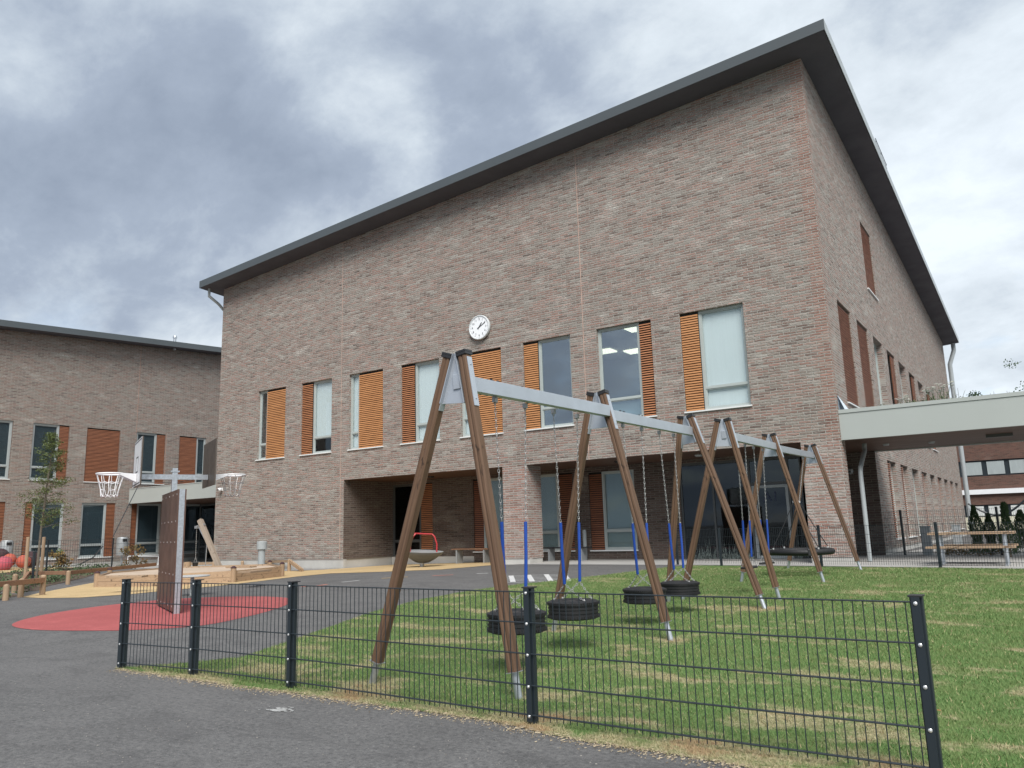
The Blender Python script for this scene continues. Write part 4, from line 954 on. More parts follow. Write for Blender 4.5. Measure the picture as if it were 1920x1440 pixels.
# ------------------------------------------------------------------ mesh fences
def fence(name, pts, H, rows, label, pitch=.05, wr=.003, hr=.004, stub=.03, post=(.03, .02), clamp=True, low=.02, zoff=0, ph=.02):
    base = Vector((pts[0][0], pts[0][1], gz(pts[0][0], pts[0][1]))); fe = empty(name, tuple(base), label, 'fence')
    P3 = [Vector((x, y, gz(x, y)+zoff)) for x, y in pts]
    for a, b in zip(P3, P3[1:]):
        mb = MB(); d = (b-a); ln = d.length; n = int(ln/pitch); dn = Vector((d.x, d.y, 0)).normalized(); nrm = Vector((dn.y, -dn.x, 0))
        up = Vector((0, 0, 1)); off = nrm*(post[1]+.008)
        for k in range(1, n):
            p = a+d*(k/n)+off; mb.tube([p+up*(low-0), p+up*H], wr, 5)
        for i, z in enumerate(rows):
            for s_ in ((-1, 1) if hr >= .004 else (1,)):
                q = nrm*s_*(wr+hr*.9); mb.tube([a+off+q+up*z, b+off+q+up*z], hr, 6)
        mb.build('fence_panel', m_fence, fe)
    for i, p in enumerate(P3):
        j = min(i, len(P3)-2); d = P3[j+1]-P3[j]; dn = Vector((d.x, d.y, 0)).normalized(); nrm = Vector((dn.y, -dn.x, 0)); up = Vector((0, 0, 1))
        mb = MB(); hz_ = (H+ph+.25)/2
        mb.obox(p+up*(H+ph-hz_), dn, nrm, up, post[0], post[1], hz_)
        po = mb.build('fence_post', m_fence, fe, bevel=.003)
        mb = MB(); mb.obox(p+up*(H+ph+.004), dn, nrm, up, post[0]+.004, post[1]+.004+(.02 if clamp else 0), .004); mb.build('cap', m_black, po)
        if clamp:
            mb = MB(); mb.obox(p+nrm*(post[1]+.022)+up*(H*.5+.02), dn, nrm, up, .020 if i else .024, .004, H*.5); mb.build('clamp_bar', m_fence, po)
            for z in rows:
                mb = MB(); c_ = p+nrm*(post[1]+.026)+up*(z-.006); ux = dn
                seg = 10; pr = ((.010, 0), (.010, .003), (.007, .006), (0, .007)); n0 = len(mb.v)
                for r_, h_ in pr:
                    for k in range(seg):
                        an = 2*PI*k/seg; mb.v.append(tuple(c_+ux*r_*math.cos(an)+up*r_*math.sin(an)+nrm*h_))
                for ii in range(3):
                    for k in range(seg): mb.f.append((n0+ii*seg+k, n0+ii*seg+(k+1) % seg, n0+(ii+1)*seg+(k+1) % seg, n0+(ii+1)*seg+k)); mb.m.append(0)
                mb.build('bolt', m_bolt, po, smooth=True)
    return fe
rows_f = [.845, .645, .445, .245, .06]
fence('mesh_fence', [(-7.96, 4.67), (-6.88, 4.745), (-5.50, 4.735), (-3.0, 4.62), (-.62, 4.56)], .85, rows_f, 'low dark wire mesh fence in the foreground along the lawn edge', low=.03, wr=.0032, hr=.0042)
bf = [P(1271,1059), P(1353,1061), P(1541,1063), P(1764,1066)]; bf = [(q.x, q.y) for q in bf]
fence('mesh_fence', bf+[(.35, 18.9), (2.8, 18.4)], .95, [.94, .74, .54, .34, .14], 'thin dark mesh fence between the lawn and the building entrance', low=.06, wr=.0035, hr=.0038, clamp=False, pitch=.05)
q1 = P(1697, 1041); fence('mesh_fence', [(-4.60, q1.y+.4), (q1.x, q1.y), (q1.x+2.5, q1.y-.4), (q1.x+5.0, q1.y-.8)], 1.30, [1.29, 1.09, .89, .69, .49, .29, .09], 'taller mesh fence behind the picnic table, beside the side wall', low=.06, wr=.0035, hr=.0038, clamp=False)
lf = [P(60,1098), P(86,1075), P(209,1067), P(384,1056)]; lf0 = P(-60, 1085)
fence('mesh_fence', [(-37.5, 10.0), (lf[1].x, lf[1].y), (lf[2].x, lf[2].y), (lf[3].x, lf[3].y)], 1.25, [1.24, 1.04, .84, .64, .44, .24], 'dark mesh fence in front of the wing on the left', low=.1, wr=.005, hr=.0055, clamp=False, pitch=.1)
b_ = lf[0]; mb = MB(); mb.box(b_.x-.03, b_.x+.03, b_.y-.03, b_.y+.03, b_.z, b_.z+1.0)
mb.box(b_.x-.035, b_.x+.035, b_.y-.035, b_.y+.035, b_.z+1.0, b_.z+1.02); tag(mb.build('fence_post', m_fence, bevel=.004), 'single black post in front of the dark fence, beside the staked tree', 'post')

# ------------------------------------------------------------------ swings
def chain(mb, a, b, link=.042, r=.0032):
    a, b = Vector(a), Vector(b); d = b-a; n = max(2, int(d.length/(link*.80))); t_ = d.normalized(); u = t_.orthogonal().normalized(); w = t_.cross(u)
    for k in range(n):
        c = a+d*((k+.5)/n); s = u if k % 2 else w; hl = link/2-.004; hw_ = .0095; pts = []
        for j in range(8):
            an = 2*PI*(j+.5)/8; pts.append(c+t_*(math.copysign(hl-hw_*.3, math.sin(an))*abs(math.sin(an))**.6)+s*hw_*math.cos(an))
        mb.tube(pts, r, 4, False, closed=True)
# frame feet (left, right) and apex, ground rises gently
def apex(px, py, Y): q = onY(px, py, Y); return q
FR = [((-4.98, 5.16), (-3.50, 5.20), (856.5, 664)), ((-5.10, 8.36), (-3.52, 8.16), (1120.5, 737)), ((-5.05, 11.7), (-3.42, 11.2), (1286, 781)),
      ((-4.96, 12.05), (-3.54, 12.35), (1355, 787)), ((-5.08, 15.3), (-3.60, 15.45), (1442, 815)), ((-5.22, 19.1), (-3.56, 18.7), (1519, 835))]
AP = []
for L_, R_, ap in FR:
    Y = (L_[1]+R_[1])/2; q = onY(ap[0], ap[1], Y); AP.append(q)
LW = .044
def leg(parent, foot, top, right):
    foot, top = Vector(foot), Vector(top); d = (top-foot).normalized(); s0 = foot+d*.20
    L0 = (top-s0).length; mb = MB(); w, c = LW, .012
    prof = [(-w, -w+c), (-w+c, -w), (-.012, -w), (0, -w+.008), (.012, -w), (w-c, -w), (w, -w+c), (w, w-c), (w-c, w), (.012, w), (0, w-.008), (-.012, w), (-w+c, w), (-w, w-c)]
    n = len(prof)
    for z in (0, L0): mb.v += [(x, y, z) for x, y in prof]
    for k in range(n): mb.f.append((k, (k+1) % n, n+(k+1) % n, n+k)); mb.m.append(0)
    mb.f.append(tuple(range(n))[::-1]); mb.f.append(tuple(range(n, 2*n))); mb.m += [0, 0]
    yy = (Vector((0, 1, 0))-d*d.y).normalized(); xx = yy.cross(d); mw = Matrix(((xx.x, yy.x, d.x, s0.x), (xx.y, yy.y, d.y, s0.y), (xx.z, yy.z, d.z, s0.z), (0, 0, 0, 1))); o = mb.build('leg', m_leg, parent, mw=mw)
    mb = MB(); mb.box(-w-.008, w+.008, -w-.008, w+.008, L0-.004, L0+.016); mb.box(-w-.008, w+.008, -w-.008, w+.008, L0-.028, L0-.0041); mb.build('end_cap', m_black, o, mw=mw, bevel=.003)
    mb = MB(); mb.tube([(0, 0, .02), (0, 0, -.18), (0, 0, -.32)], .030, 14); mb.box(-.05, .05, -.05, .05, -.006, -.001); mb.build('foot', m_galv, o, mw=mw, smooth=True)
    # steel strap on the head of the leg
    mb = MB(); mb.box(w+.001, w+.007, -w+.012, w-.012, L0-.48, L0-.05)
    for z in (L0-.12, L0-.42): mb.lathe([(.009, 0), (.009, .006), (0, .007)], (w+.007, 0, z), 8)
    mb.build('steel_strap', m_galvb, o, mw=mw)
    return o
def bracket(parent, q, L3, R3):
    mb = MB(); top = Vector(q); dl = (L3-top).normalized(); dr = (R3-top).normalized(); ny = (dr.cross(dl)).normalized(); n_ = ny*.005
    a = top+dl*.05; b = top+dr*.05; c = top+dr*.50; d = top+dl*.50
    for s_ in (1,):
        p = [a+n_, b+n_, c+n_, d+n_]; k = [a-n_, b-n_, c-n_, d-n_]; mb.poly(p); mb.poly(k[::-1])
        for i in range(4): mb.quad(p[i], k[i], k[(i+1) % 4], p[(i+1) % 4])
    # flanges with bolts
    for dd in (dl, dr):
        s2 = dd.cross(ny).normalized(); mb.obox(top+dd*.28, dd, s2, ny, .22, .004, .04)
    br = mb.build('bracket', m_galvb, parent)
    mb = MB()
    for dd, sg in ((dl, 1), (dr, -1)):
        for t_ in (.14, .19, .34, .46):
            c_ = top+dd*t_+ny*.012; mb.obox(c_, dd, dd.cross(ny), ny, .009, .009, .010)
    mb.build('bolt', m_bolt, br)
units = []
for ui, (i0, lb) in enumerate(((0, 'nearer timber swing frame with three A shaped supports and steel beams'), (3, 'farther timber swing frame standing behind the first near the entrance'))):
    q0 = AP[i0]; root = empty('swing_frame', (q0.x, FR[i0][0][1], gz(q0.x, q0.y)), lb, 'swing frame', 'timber swing frames on the lawn')
    bz = []
    for k in range(3):
        L_, R_, _ = FR[i0+k]; ap = AP[i0+k]; fl = Vector((L_[0], L_[1], gz(*L_))); fr_ = Vector((R_[0], R_[1], gz(*R_)))
        hl = Vector((ap.x-.075, ap.y, ap.z)); hr_ = Vector((ap.x+.075, ap.y, ap.z))
        leg(root, fl, hl, False); leg(root, fr_, hr_, True)
        bracket(root, ap+Vector((0, .0, .06)), fl, fr_); bz.append(ap+Vector((0, 0, -.24)))
    for k in range(2):
        a, b = bz[k], bz[k+1]; d = (b-a).normalized(); mb = MB(); e0 = a-d*.02 if k == 0 else a+d*.012; mb.box(-.035, .035, -.065, .065, 0, (b-e0).length-(.012 if k == 0 else -.02))
        xa = Vector((1, 0, 0)); up = d.cross(xa).normalized()
        up = xa.cross(d).normalized(); mw = Matrix(((xa.x, up.x, d.x, e0.x), (xa.y, up.y, d.y, e0.y), (xa.z, up.z, d.z, e0.z), (0, 0, 0, 1)))
        mb.build('beam', m_galvb, root, mw=mw, bevel=.004)
    units.append((root, bz))
def on_beam(bz, span, px):     # point on beam centre line whose image x is px
    a, b = bz[span], bz[span+1]; lo, hi = 0, 1
    for _ in range(40):
        m_ = (lo+hi)/2
        if proj(a.lerp(b, m_))[0] < px: lo = m_
        else: hi = m_
    return a.lerp(b, lo)
def hanger(mb, p):      # clamp under the beam, nuts on top
    mb.box(p.x-.018, p.x+.018, p.y-.02, p.y+.02, p.z-.115, p.z-.068); mb.tube([p+Vector((-.016, 0, -.10)), p+Vector((0, 0, -.15)), p+Vector((.016, 0, -.10))], .006, 6)
def tyre_swing(bz, span, pa, pb, cx, cy, lb, seatz=None, kind='tyre'):
    A_, B_ = on_beam(bz, span, pa), on_beam(bz, span, pb); mid = (A_+B_)/2; r0 = ray(cx, cy)
    c = O+r0*(mid.y/r0.y)
    c.y = mid.y; root = empty('tyre_swing' if kind == 'tyre' else 'board_swing', (c.x, c.y, c.z), lb, 'swing', 'tyre swings on the nearer frame' if kind == 'tyre' else 'flat board swings on the farther frame')
    mbn = MB()
    for q in (A_, B_):
        for s_ in (-.05, .05): mbn.tube([q+Vector((0, s_, .064)), q+Vector((0, s_, .095))], .012, 8)
    mbn.build('cap_nuts', m_black, root)
    ax = (B_-A_).normalized(); ax.z = 0; ax.normalize(); sd_ = Vector((-ax.y, ax.x, 0))
    if kind == 'tyre':
        Rr, rr, hh = .262, .085, .095; mb = MB(); prof = []
        for a in np.linspace(0, 2*PI, 17)[:-1]:
            ca, sa = math.cos(a), math.sin(a); prof.append((Rr-.085+rr*math.copysign(abs(ca)**.55, ca), hh*math.copysign(abs(sa)**.55, sa)))
        # tread grooves
        pr = []
        for (r_, z_) in prof: pr.append((r_, z_))
        outer = [(Rr, z) for z in (-.06, -.042, -.040, -.030, -.028, -.010, -.008, .008, .010, .028, .030, .040, .042, .06)]
        outer = [(r_-(.008 if i in (2, 3, 6, 7, 10, 11) else 0), z) for i, (r_, z) in enumerate(outer)]
        full = [(.115, -.05), (.125, -.08), (.17, -.095), (.235, -.092), (.262, -.075)]+outer+[(.262, .075), (.235, .092), (.17, .095), (.125, .08), (.115, .05), (.14, .02), (.14, -.02), (.115, -.05)]
        mb.lathe(full, tuple(c), 40); ty = mb.build('tyre', m_rubber, root, smooth=True)
        for sg in (-1, 1):
          mb = MB()
          for k in range(72):     # shoulder lugs
            a = 2*PI*k/72; dr_ = Vector((math.cos(a), math.sin(a), 0)); mb.obox(c+dr_*.262+Vector((0, 0, sg*.066)), dr_, Vector((-dr_.y, dr_.x, 0)), Vector((0, 0, 1)), .010, .0075, .012)
          mb.build('tread', m_rubber, ty)
        topz = c.z+.095; spread = .17; v_h = .17
    else:
        mb = MB(); mb.obox(c, ax, sd_, Vector((0, 0, 1)), .225, .09, .015); mb.build('seat', m_rubber, root, bevel=.01)
        topz = c.z+.015; spread = .20; v_h = .15
    for q, sg in ((A_, -1), (B_, 1)):
        low = c+ax*sg*(spread if kind == 'tyre' else .2); low.z = topz+v_h
        if kind == 'tyre': low = c+ax*sg*.19; low.z = topz+v_h
        top = q+Vector((0, 0, -.15)); Ls = .62 if kind == 'tyre' else .60; dd = (low-top).normalized(); sj = low-dd*Ls
        mb = MB(); chain(mb, top, sj); 
        hanger(mb, q)
        ch = mb.build('chain', m_chain, root, smooth=True)
        mb = MB(); bow = Vector((sg*.004, 0, 0)); mb.tube([sj, sj.lerp(low, .5)+bow, low], .0165, 10); mb.build('sleeve', m_blue, root, smooth=True)
        mb = MB()
        for s2 in (-1, 1):
            if kind == 'tyre': e_ = c+ax*sg*.10+sd_*s2*.17
            else: e_ = c+ax*sg*.2+sd_*s2*.075
            e_.z = topz-.005; chain(mb, low, e_, .036, .0036); mb.tube([e_+Vector((0, 0, .02)), e_+Vector((.012, 0, 0)), e_+Vector((0, 0, -.01)), e_+Vector((-.012, 0, 0))], .005, 5, False, closed=True)
        mb.build('chain', m_chain, root, smooth=True)
    return root
b1 = units[0][1]; b2 = units[1][1]
tyre_swing(b1, 0, 927.5, 984, 969, 1165, 'nearest tyre swing, partly behind the front fence post')
tyre_swing(b1, 0, 1037, 1081, 1075, 1142, 'second tyre swing from the front, in the open bay before the middle support')
tyre_swing(b1, 1, 1167, 1202, 1209, 1116, 'third tyre swing from the front, crossed by the middle timber leg')
tyre_swing(b1, 1, 1235, 1262, 1275, 1103, 'farthest tyre swing of the nearer frame, beside its last support')
tyre_swing(b2, 0, 1381, 1396, 1405, 1064, 'black board swing seat nearer the camera on the farther frame', kind='board')
tyre_swing(b2, 0, 1412, 1429, 1438, 1056, 'black board swing seat farther back on the farther frame', kind='board')
# nest swing
A_, B_ = on_beam(b2, 1, 1464), on_beam(b2, 1, 1505); mid = (A_+B_)/2; c = onY(1502, 1034, mid.y)
ns = empty('nest_swing', tuple(c), 'round black nest swing hanging on ropes in the last bay', 'swing')
Rn = .60
mb = MB(); mb.tube([c+Vector((Rn*math.cos(a), Rn*math.sin(a), 0)) for a in np.linspace(0, 2*PI, 49)[:-1]], .062, 12, False, closed=True); mb.build('ring', m_rubber, ns, smooth=True)
mb = MB()
for k in range(-5, 6):
    t_ = k*.1; hh = math.sqrt(max(0, (Rn-.05)**2-t_*t_)); n_ = 6
    for ax_ in (0, 1):
        pts = []
        for j in range(n_+1):
            s_ = -hh+2*hh*j/n_; sag = -.08*(1-(s_*s_+t_*t_)/(Rn*Rn)); pts.append(c+(Vector((s_, t_, sag)) if ax_ == 0 else Vector((t_, s_, sag))))
        mb.tube(pts, .008, 5)
mb.build('net', m_black, ns)
mb = MB()
for k in (8, 20, 28, 40):
    a = 2*PI*k/48; mb.obox(c+Vector((Rn*math.cos(a), Rn*math.sin(a), 0)), Vector((-math.sin(a), math.cos(a), 0)), Vector((math.cos(a), math.sin(a), 0)), Vector((0, 0, 1)), .05, .066, .066)
mb.build('seam_cover', m_black, ns, bevel=.01)
for q, sg in ((A_, -1), (B_, 1)):
    top = q+Vector((0, 0, -.15)); jn = c+Vector((0, sg*.22, 1.02)); mb = MB(); chain(mb, top, jn); hanger(mb, q); mb.build('chain', m_chain, ns, smooth=True)
    mb = MB(); fit = MB()
    for s2 in (-1, 1):
        a = math.radians(90*sg+s2*48*1); e_ = c+Vector((Rn*math.cos(a), Rn*math.sin(a), .09)); mb.tube([jn, jn.lerp(e_, .5)+Vector((0, 0, -.02)), e_], .010, 6)
        fit.tube([e_, e_+Vector((0, 0, -.04))], .018, 8)
    fit.tube([jn+Vector((0, 0, .02)), jn+Vector((0, 0, -.02))], .022, 8)
    mb.build('rope', m_black, ns, smooth=True); fit.build('shackle', m_bolt, ns, smooth=True)

# ------------------------------------------------------------------ basketball stand
near = P(325, 1152); far_ = P(289, 1137)
D = Vector((-.905, .425, 0)); Nn = Vector((-D.y, D.x, 0)); Nn = -Nn if Nn.dot(RT) > 0 else Nn       # Nn points left in the view
WL = 2.0; gb = gz(near.x, near.y)
cen = Vector((near.x, near.y, gb))+D*WL/2-Nn*.05
bs = empty('basketball_stand', tuple(cen), 'double basketball stand with a tall brown board wall at its foot', 'basketball stand')
r0 = ray(338, 917); nh = CH+r0.z*math.hypot(near.x, near.y)/math.hypot(r0.x, r0.y)-gb
def poleY(px, py):
    r_ = ray(px, py); return CH+r_.z*math.hypot(cen.x, cen.y)/math.hypot(r_.x, r_.y)
ztop = poleY(322, 878); zarm = poleY(322, 894.5)
U = Vector((0, 0, 1))
mb = MB(); mb.obox(cen+U*((ztop-gb)/2), D, Nn, U, .045, .045, (ztop-gb)/2); mb.obox(cen+U*(ztop-gb-.06), D, Nn, U, .055, .075, .012); mb.build('pole', m_galv, bs)
mb = MB(); mb.obox(cen+D*(WL/2-.03)+U*(nh/2), D, Nn, U, .025, .045, nh/2); mb.obox(cen-D*(WL/2-.03)+U*(nh/2), D, Nn, U, .025, .045, nh/2); mb.obox(cen+U*(nh-.03), D, Nn, U, WL/2-.06, .03, .02); mb.build('steel_frame', m_galv, bs)
for s_ in (1, -1):
    mb = MB(); mb.obox(cen+Nn*s_*.057+U*(nh/2+.02), D, Nn, U, WL/2, .010, nh/2-.02); bo = mb.build('board_wall', m_panel, bs)
    mb = MB()
    for zz_ in (.12, nh*.31, nh*.57, nh*.74, nh-.08):
        for t_ in (-.9, -.45, 0, .45, .9):
            mb.obox(cen+Nn*s_*.068+D*t_*WL/2*.98+U*zz_, D, Nn, U, .012, .004, .012)
    mb.build('bolt', m_bolt, bo)
# arms: find the board offsets from the image
def solve_off(px, s0):
    lo, hi = 0.2, 2.2
    for _ in range(40):
        m_ = (lo+hi)/2; x_ = proj(cen+Nn*s0*m_-D*.6+U*(zarm-gb))[0]
        if (x_ > px) == (s0 > 0): lo = m_
        else: hi = m_
    return lo
oL, oR = solve_off(264.5, 1), solve_off(403.5, -1)
mb = MB(); mb.obox(cen+Nn*(oL-oR)/2+U*(zarm-gb), D, Nn, U, .03, (oL+oR)/2-.02, .045); mb.build('crossarm', m_galv, bs)
for s_, of, mt in ((1, oL, m_white), (-1, oR, plain('dark laminate back', (.075,.058,.045), .5, var=.08, scale=3))):
    bb = cen+Nn*s_*of+U*(zarm-gb)
    hw_, z0_, z1_ = .60, -.17, .66
    mb = MB(); mb.obox(bb+U*(z0_+z1_)/2, D, Nn, U, hw_, .012, (z1_-z0_)/2); bo = mb.build('backboard', plain('board back', (.075,.058,.045), .5, var=.08), bs)
    fc = bb+Nn*s_*.013
    mb = MB(); mb.obox(fc+U*(z0_+z1_)/2, D, Nn, U, hw_-.005, .001, (z1_-z0_)/2-.005); mb.build('board_face', m_white, bo)
    mb = MB(); fl = fc+Nn*s_*.002
    for a_, b_2, c_2, d_2 in ((0, .57, z0_+.035, .01), (0, .57, z1_-.035, .01), (0, .16, .08, .012), (0, .16, .34, .012)): mb.obox(fl+U*c_2, D, Nn, U, b_2, .001, d_2)
    for sg in (-1, 1):
        mb.obox(fl+D*sg*.57+U*(z0_+z1_)/2, D, Nn, U, .01, .0011, (z1_-z0_)/2-.045); mb.obox(fl+D*sg*.16+U*.21, D, Nn, U, .012, .0011, .118)
    mb.build('board_line', m_black, bo)
    # ring with tapered arm
    rc = bb+Nn*s_*(.015+.41)+U*.045; mb = MB(); Rr = .225
    mb.tube([rc+D*Rr*math.cos(a)+Nn*Rr*math.sin(a) for a in np.linspace(0, 2*PI, 33)[:-1]], .014, 8, False, closed=True)
    for sg in (-1, 1):
        a0 = bb+Nn*s_*.02+D*sg*.09; e0 = rc-Nn*s_*Rr*.55+D*sg*Rr*.84
        mb.poly([a0+U*(-.10), a0+U*.045, e0+U*.01, e0-U*.02]); mb.poly([a0+D*.006*sg+U*.045, a0+D*.006*sg+U*(-.10), e0+D*.006*sg-U*.02, e0+D*.006*sg+U*.01])
    pa = [bb+Nn*s_*.02+D*.09+U*.046, bb+Nn*s_*.02-D*.09+U*.046, rc-Nn*s_*Rr*.75-D*.15+U*.012, rc-Nn*s_*Rr*.75+D*.15+U*.012]; mb.poly(pa if s_ > 0 else pa[::-1]); mb.poly([p-U*.004 for p in pa][::-1] if s_ > 0 else [p-U*.004 for p in pa])
    rg = mb.build('hoop', m_white, bo, smooth=True)
    mb = MB(); nl_ = 10
    for k in range(nl_):
        a = 2*PI*k/nl_
        def rp(rad, z, ang): return rc+D*rad*math.cos(ang)+Nn*rad*math.sin(ang)+U*z
        b2_ = a+PI/nl_
        pts = [rp(Rr, -.01, a), rp(.185, -.14, a+.05), rp(.15, -.27, a), rp(.135, -.36, a+.12)]
        mb.tube(pts, .006, 4); mb.tube([rp(.185, -.14, a+.05), rp(.183, -.16, b2_), rp(.185, -.14, a+2*PI/nl_+.05)], .005, 4); mb.tube([rp(.135, -.36, a+.12), rp(.125, -.40, b2_+.1), rp(.135, -.36, a+2*PI/nl_+.12)], .006, 4)
        if k % 2: mb.tube([rp(.15, -.27, a), rp(.15, -.28, b2_), rp(.15, -.27, a+2*PI/nl_)], .005, 4)
    mb.build('net', m_chain if s_ < 0 else m_white, rg)

# ------------------------------------------------------------------ sandbox and timber rails
sb_pts = [(-22.6, 12.35), (-19.95, 12.75), (-18.85, 14.1), (-19.6, 16.4), (-23.0, 18.7), (-26.2, 17.0), (-24.9, 14.0)]
sbz = .0; sbx = empty('sandbox', (-22.5, 15.2, 0), 'large timber edged sandbox on the yellow surface', 'sandbox')
n_ = len(sb_pts)
mb = MB(); mb.poly([(x, y, gz(x, y)+.27) for x, y in sb_pts]); mb.build('sand', m_sand, sbx)
for i in range(n_):
    a, b = Vector((*sb_pts[i], gz(*sb_pts[i])-.02)), Vector((*sb_pts[(i+1) % n_], gz(*sb_pts[(i+1) % n_])-.02)); d = b-a; dn = d.normalized(); sn = Vector((-dn.y, dn.x, 0)).normalized()
    mb = MB()
    for z0_, z1_ in ((0, .165), (.170, .335)): 
        up = Vector((0, 0, 1)); mb.obox((a+b)/2+up*(z0_+z1_)/2, dn, sn, up, d.length/2, .03, (z1_-z0_)/2)
    mb.build('edge_board', m_timberx, sbx, origin=tuple((a+b)/2), bevel=.004)
    mb = MB(); mb.tube([a+Vector((0, 0, -.1)), a+Vector((0, 0, .40))], .075, 12); pt = mb.build('corner_post', m_timber, sbx, smooth=True, origin=tuple(a)); mb = MB(); mb.lathe([(.08, 0), (.08, .02), (.03, .06), (0, .065)], (a.x, a.y, a.z+.40), 12); mb.build('cap', m_maroon, pt)
def sboard(px, py, ln, wd, lb, ang):
    c = P(px, py, .37); mb = MB(); dn = Vector((math.cos(ang), math.sin(ang), 0)); sn = Vector((-dn.y, dn.x, 0)); mb.obox(c, dn, sn, U, ln/2, wd/2, .02)
    mb.build('seat_board', m_timberx, sbx, origin=tuple(c), bevel=.004)
sboard(237, 1081.5, .9, .35, '', 0.6); sboard(478, 1071, .9, .35, '', -1.25); sboard(452, 1063, .9, .3, '', 0.2)
c = P(361, 1079, .42); mb = MB(); mb.lathe([(0, 0), (.33, 0), (.36, .012), (.36, .03), (0, .03)], tuple(c-U*.03), 32); mb.tube([c-U*.03, c-U*.45], .04, 10); tag(mb.build('play_table', plain('pale laminate', (.55,.57,.56), .35), smooth=True), 'small round grey play table on the sandbox edge', 'table')
# leaning digger post
b0 = P(412, 1066); b0.z = gz(b0.x, b0.y)+.0; 
Yd = 18.2; bt = onY(412, 1066, Yd); tp = onY(376, 977, Yd)
dg = empty('sand_hoist', (bt.x, bt.y, gz(bt.x, bt.y)), 'leaning grey timber post with a chained bucket in the sandbox', 'play crane')
mb = MB(); w_ = .085; L0 = (tp-bt).length+.35; mb.box(-w_, w_, -w_, w_, 0, L0); bt2 = bt-(tp-bt).normalized()*.3; mb.build('post', m_timberg, dg, mw=beam_mw(bt2, tp, .3), bevel=.01)
hp = onY(369, 987, Yd); hq = onY(384, 983, Yd)
mb = MB(); mb.tube([hq, hp], .035, 8); mb.obox(hp+Vector((0, 0, -.03)), Vector((1, 0, 0)), Vector((0, 1, 0)), U, .07, .05, .05); mb.build('arm', m_galv, dg)
bk = onY(366, 1060, Yd); mb = MB(); chain(mb, hp, bk+U*.30, .05, .006)
for s_ in (-1, 1): chain(mb, bk+U*.30, bk+Vector((.10*s_, 0, .1)), .05, .006)
mb.build('chain', m_chain, dg); mb = MB(); mb.lathe([(0, -.1), (.08, -.1), (.11, .1), (.10, .1), (.07, -.08)], tuple(bk), 14); mb.build('bucket', m_black, dg, smooth=True)
mb = MB(); q = onY(388, 1020, Yd); mb.tube([hp+Vector((.1, 0, 0)), q, onY(385, 1062, Yd)], .018, 6); mb.build('chute', m_galv, dg)
c = onY(351, 1060, Yd-.3); mb = MB(); mb.tube([(c.x, c.y, .15), (c.x, c.y, c.z+.12)], .13, 12); tag(mb.build('stump', m_timber, smooth=True), 'short round timber stump at the back of the sandbox', 'stump')
def rail(pts, tops, posts, lb, mat=None, hh=.06):
    # pts: pixel feet -> ground points, tops: rail height
    G_ = [P(*q) for q in pts]; fe = empty('timber_rail', tuple(G_[0]), lb, 'timber rail'); mat = mat or m_timberr
    for a, b, ta, tb in zip(G_, G_[1:], tops, tops[1:]):
        a3, b3 = a+U*ta, b+U*tb; d = b3-a3; dn = d.normalized(); sn = Vector((-dn.y, dn.x, 0)).normalized(); up = dn.cross(sn)
        mb = MB(); mb.obox((a3+b3)/2, dn, sn, up, d.length/2+.04, .04, hh); mb.build('rail', mat, fe, origin=tuple((a3+b3)/2), bevel=.006)
    for q, t_ in posts:
        a = P(*q); mb = MB(); mb.tube([a-U*.1, a+U*t_], .065, 12); pt = mb.build('post', m_timber, fe, smooth=True, origin=tuple(a)); mb = MB(); mb.lathe([(.065, 0), (.05, .03), (0, .045)], (a.x, a.y, a.z+t_), 12); mb.build('top', m_timber, pt, smooth=True)
rail([(-60, 1133), (80, 1116)], [.36, .36], [((10, 1126), .32), ((79, 1116), .45)], 'low timber rail end at the left edge in front of the bed')
rail([(38, 1119), (52, 1095), (127, 1094), (290, 1076)], [.34, .34, .33, .36], [((38, 1120), .40), ((26, 1112), .45), ((127, 1096), .38)], 'long low timber rail behind the yellow surface, left of the sandbox')
rail([(350, 1067), (450, 1066), (542, 1067)], [.22, .25, .30], [((400, 1068), .30), ((454, 1067), .30), ((503, 1067), .30), ((542, 1071), .40)], 'low timber rail along the planting strip below the brick front', m_timber, .05)
a, b = P(543, 1071)+U*.36, P(567, 1072)+U*.04; mb = MB(); d = b-a; dn = d.normalized(); sn = Vector((-dn.y, dn.x, 0)).normalized(); mb.obox((a+b)/2, dn, sn, dn.cross(sn), d.length/2, .04, .06); tag(mb.build('timber_rail', m_timber, origin=tuple((a+b)/2)), 'slanting timber rail end going down to the yellow surface', 'timber rail')

# vent pipe
vp_ = onY(490, 1057, 20.6); vt = onY(492, 1017, 20.6)
vn = empty('vent_pipe', (vp_.x, 20.6, 0), 'grey ventilation pipe with a wide cap before the brick front', 'vent pipe')
mb = MB(); mb.tube([(vp_.x, 20.6, -.1), (vp_.x, 20.6, vt.z-.02)], .135, 20); mb.build('pipe', m_pipe, vn, smooth=True)
mb = MB(); mb.lathe([(.13, -.30), (.20, -.30), (.20, -.02), (.18, 0), (0, .01)], (vp_.x, 20.6, vt.z+.04), 24); mb.build('cap', m_pipe, vn, smooth=True)

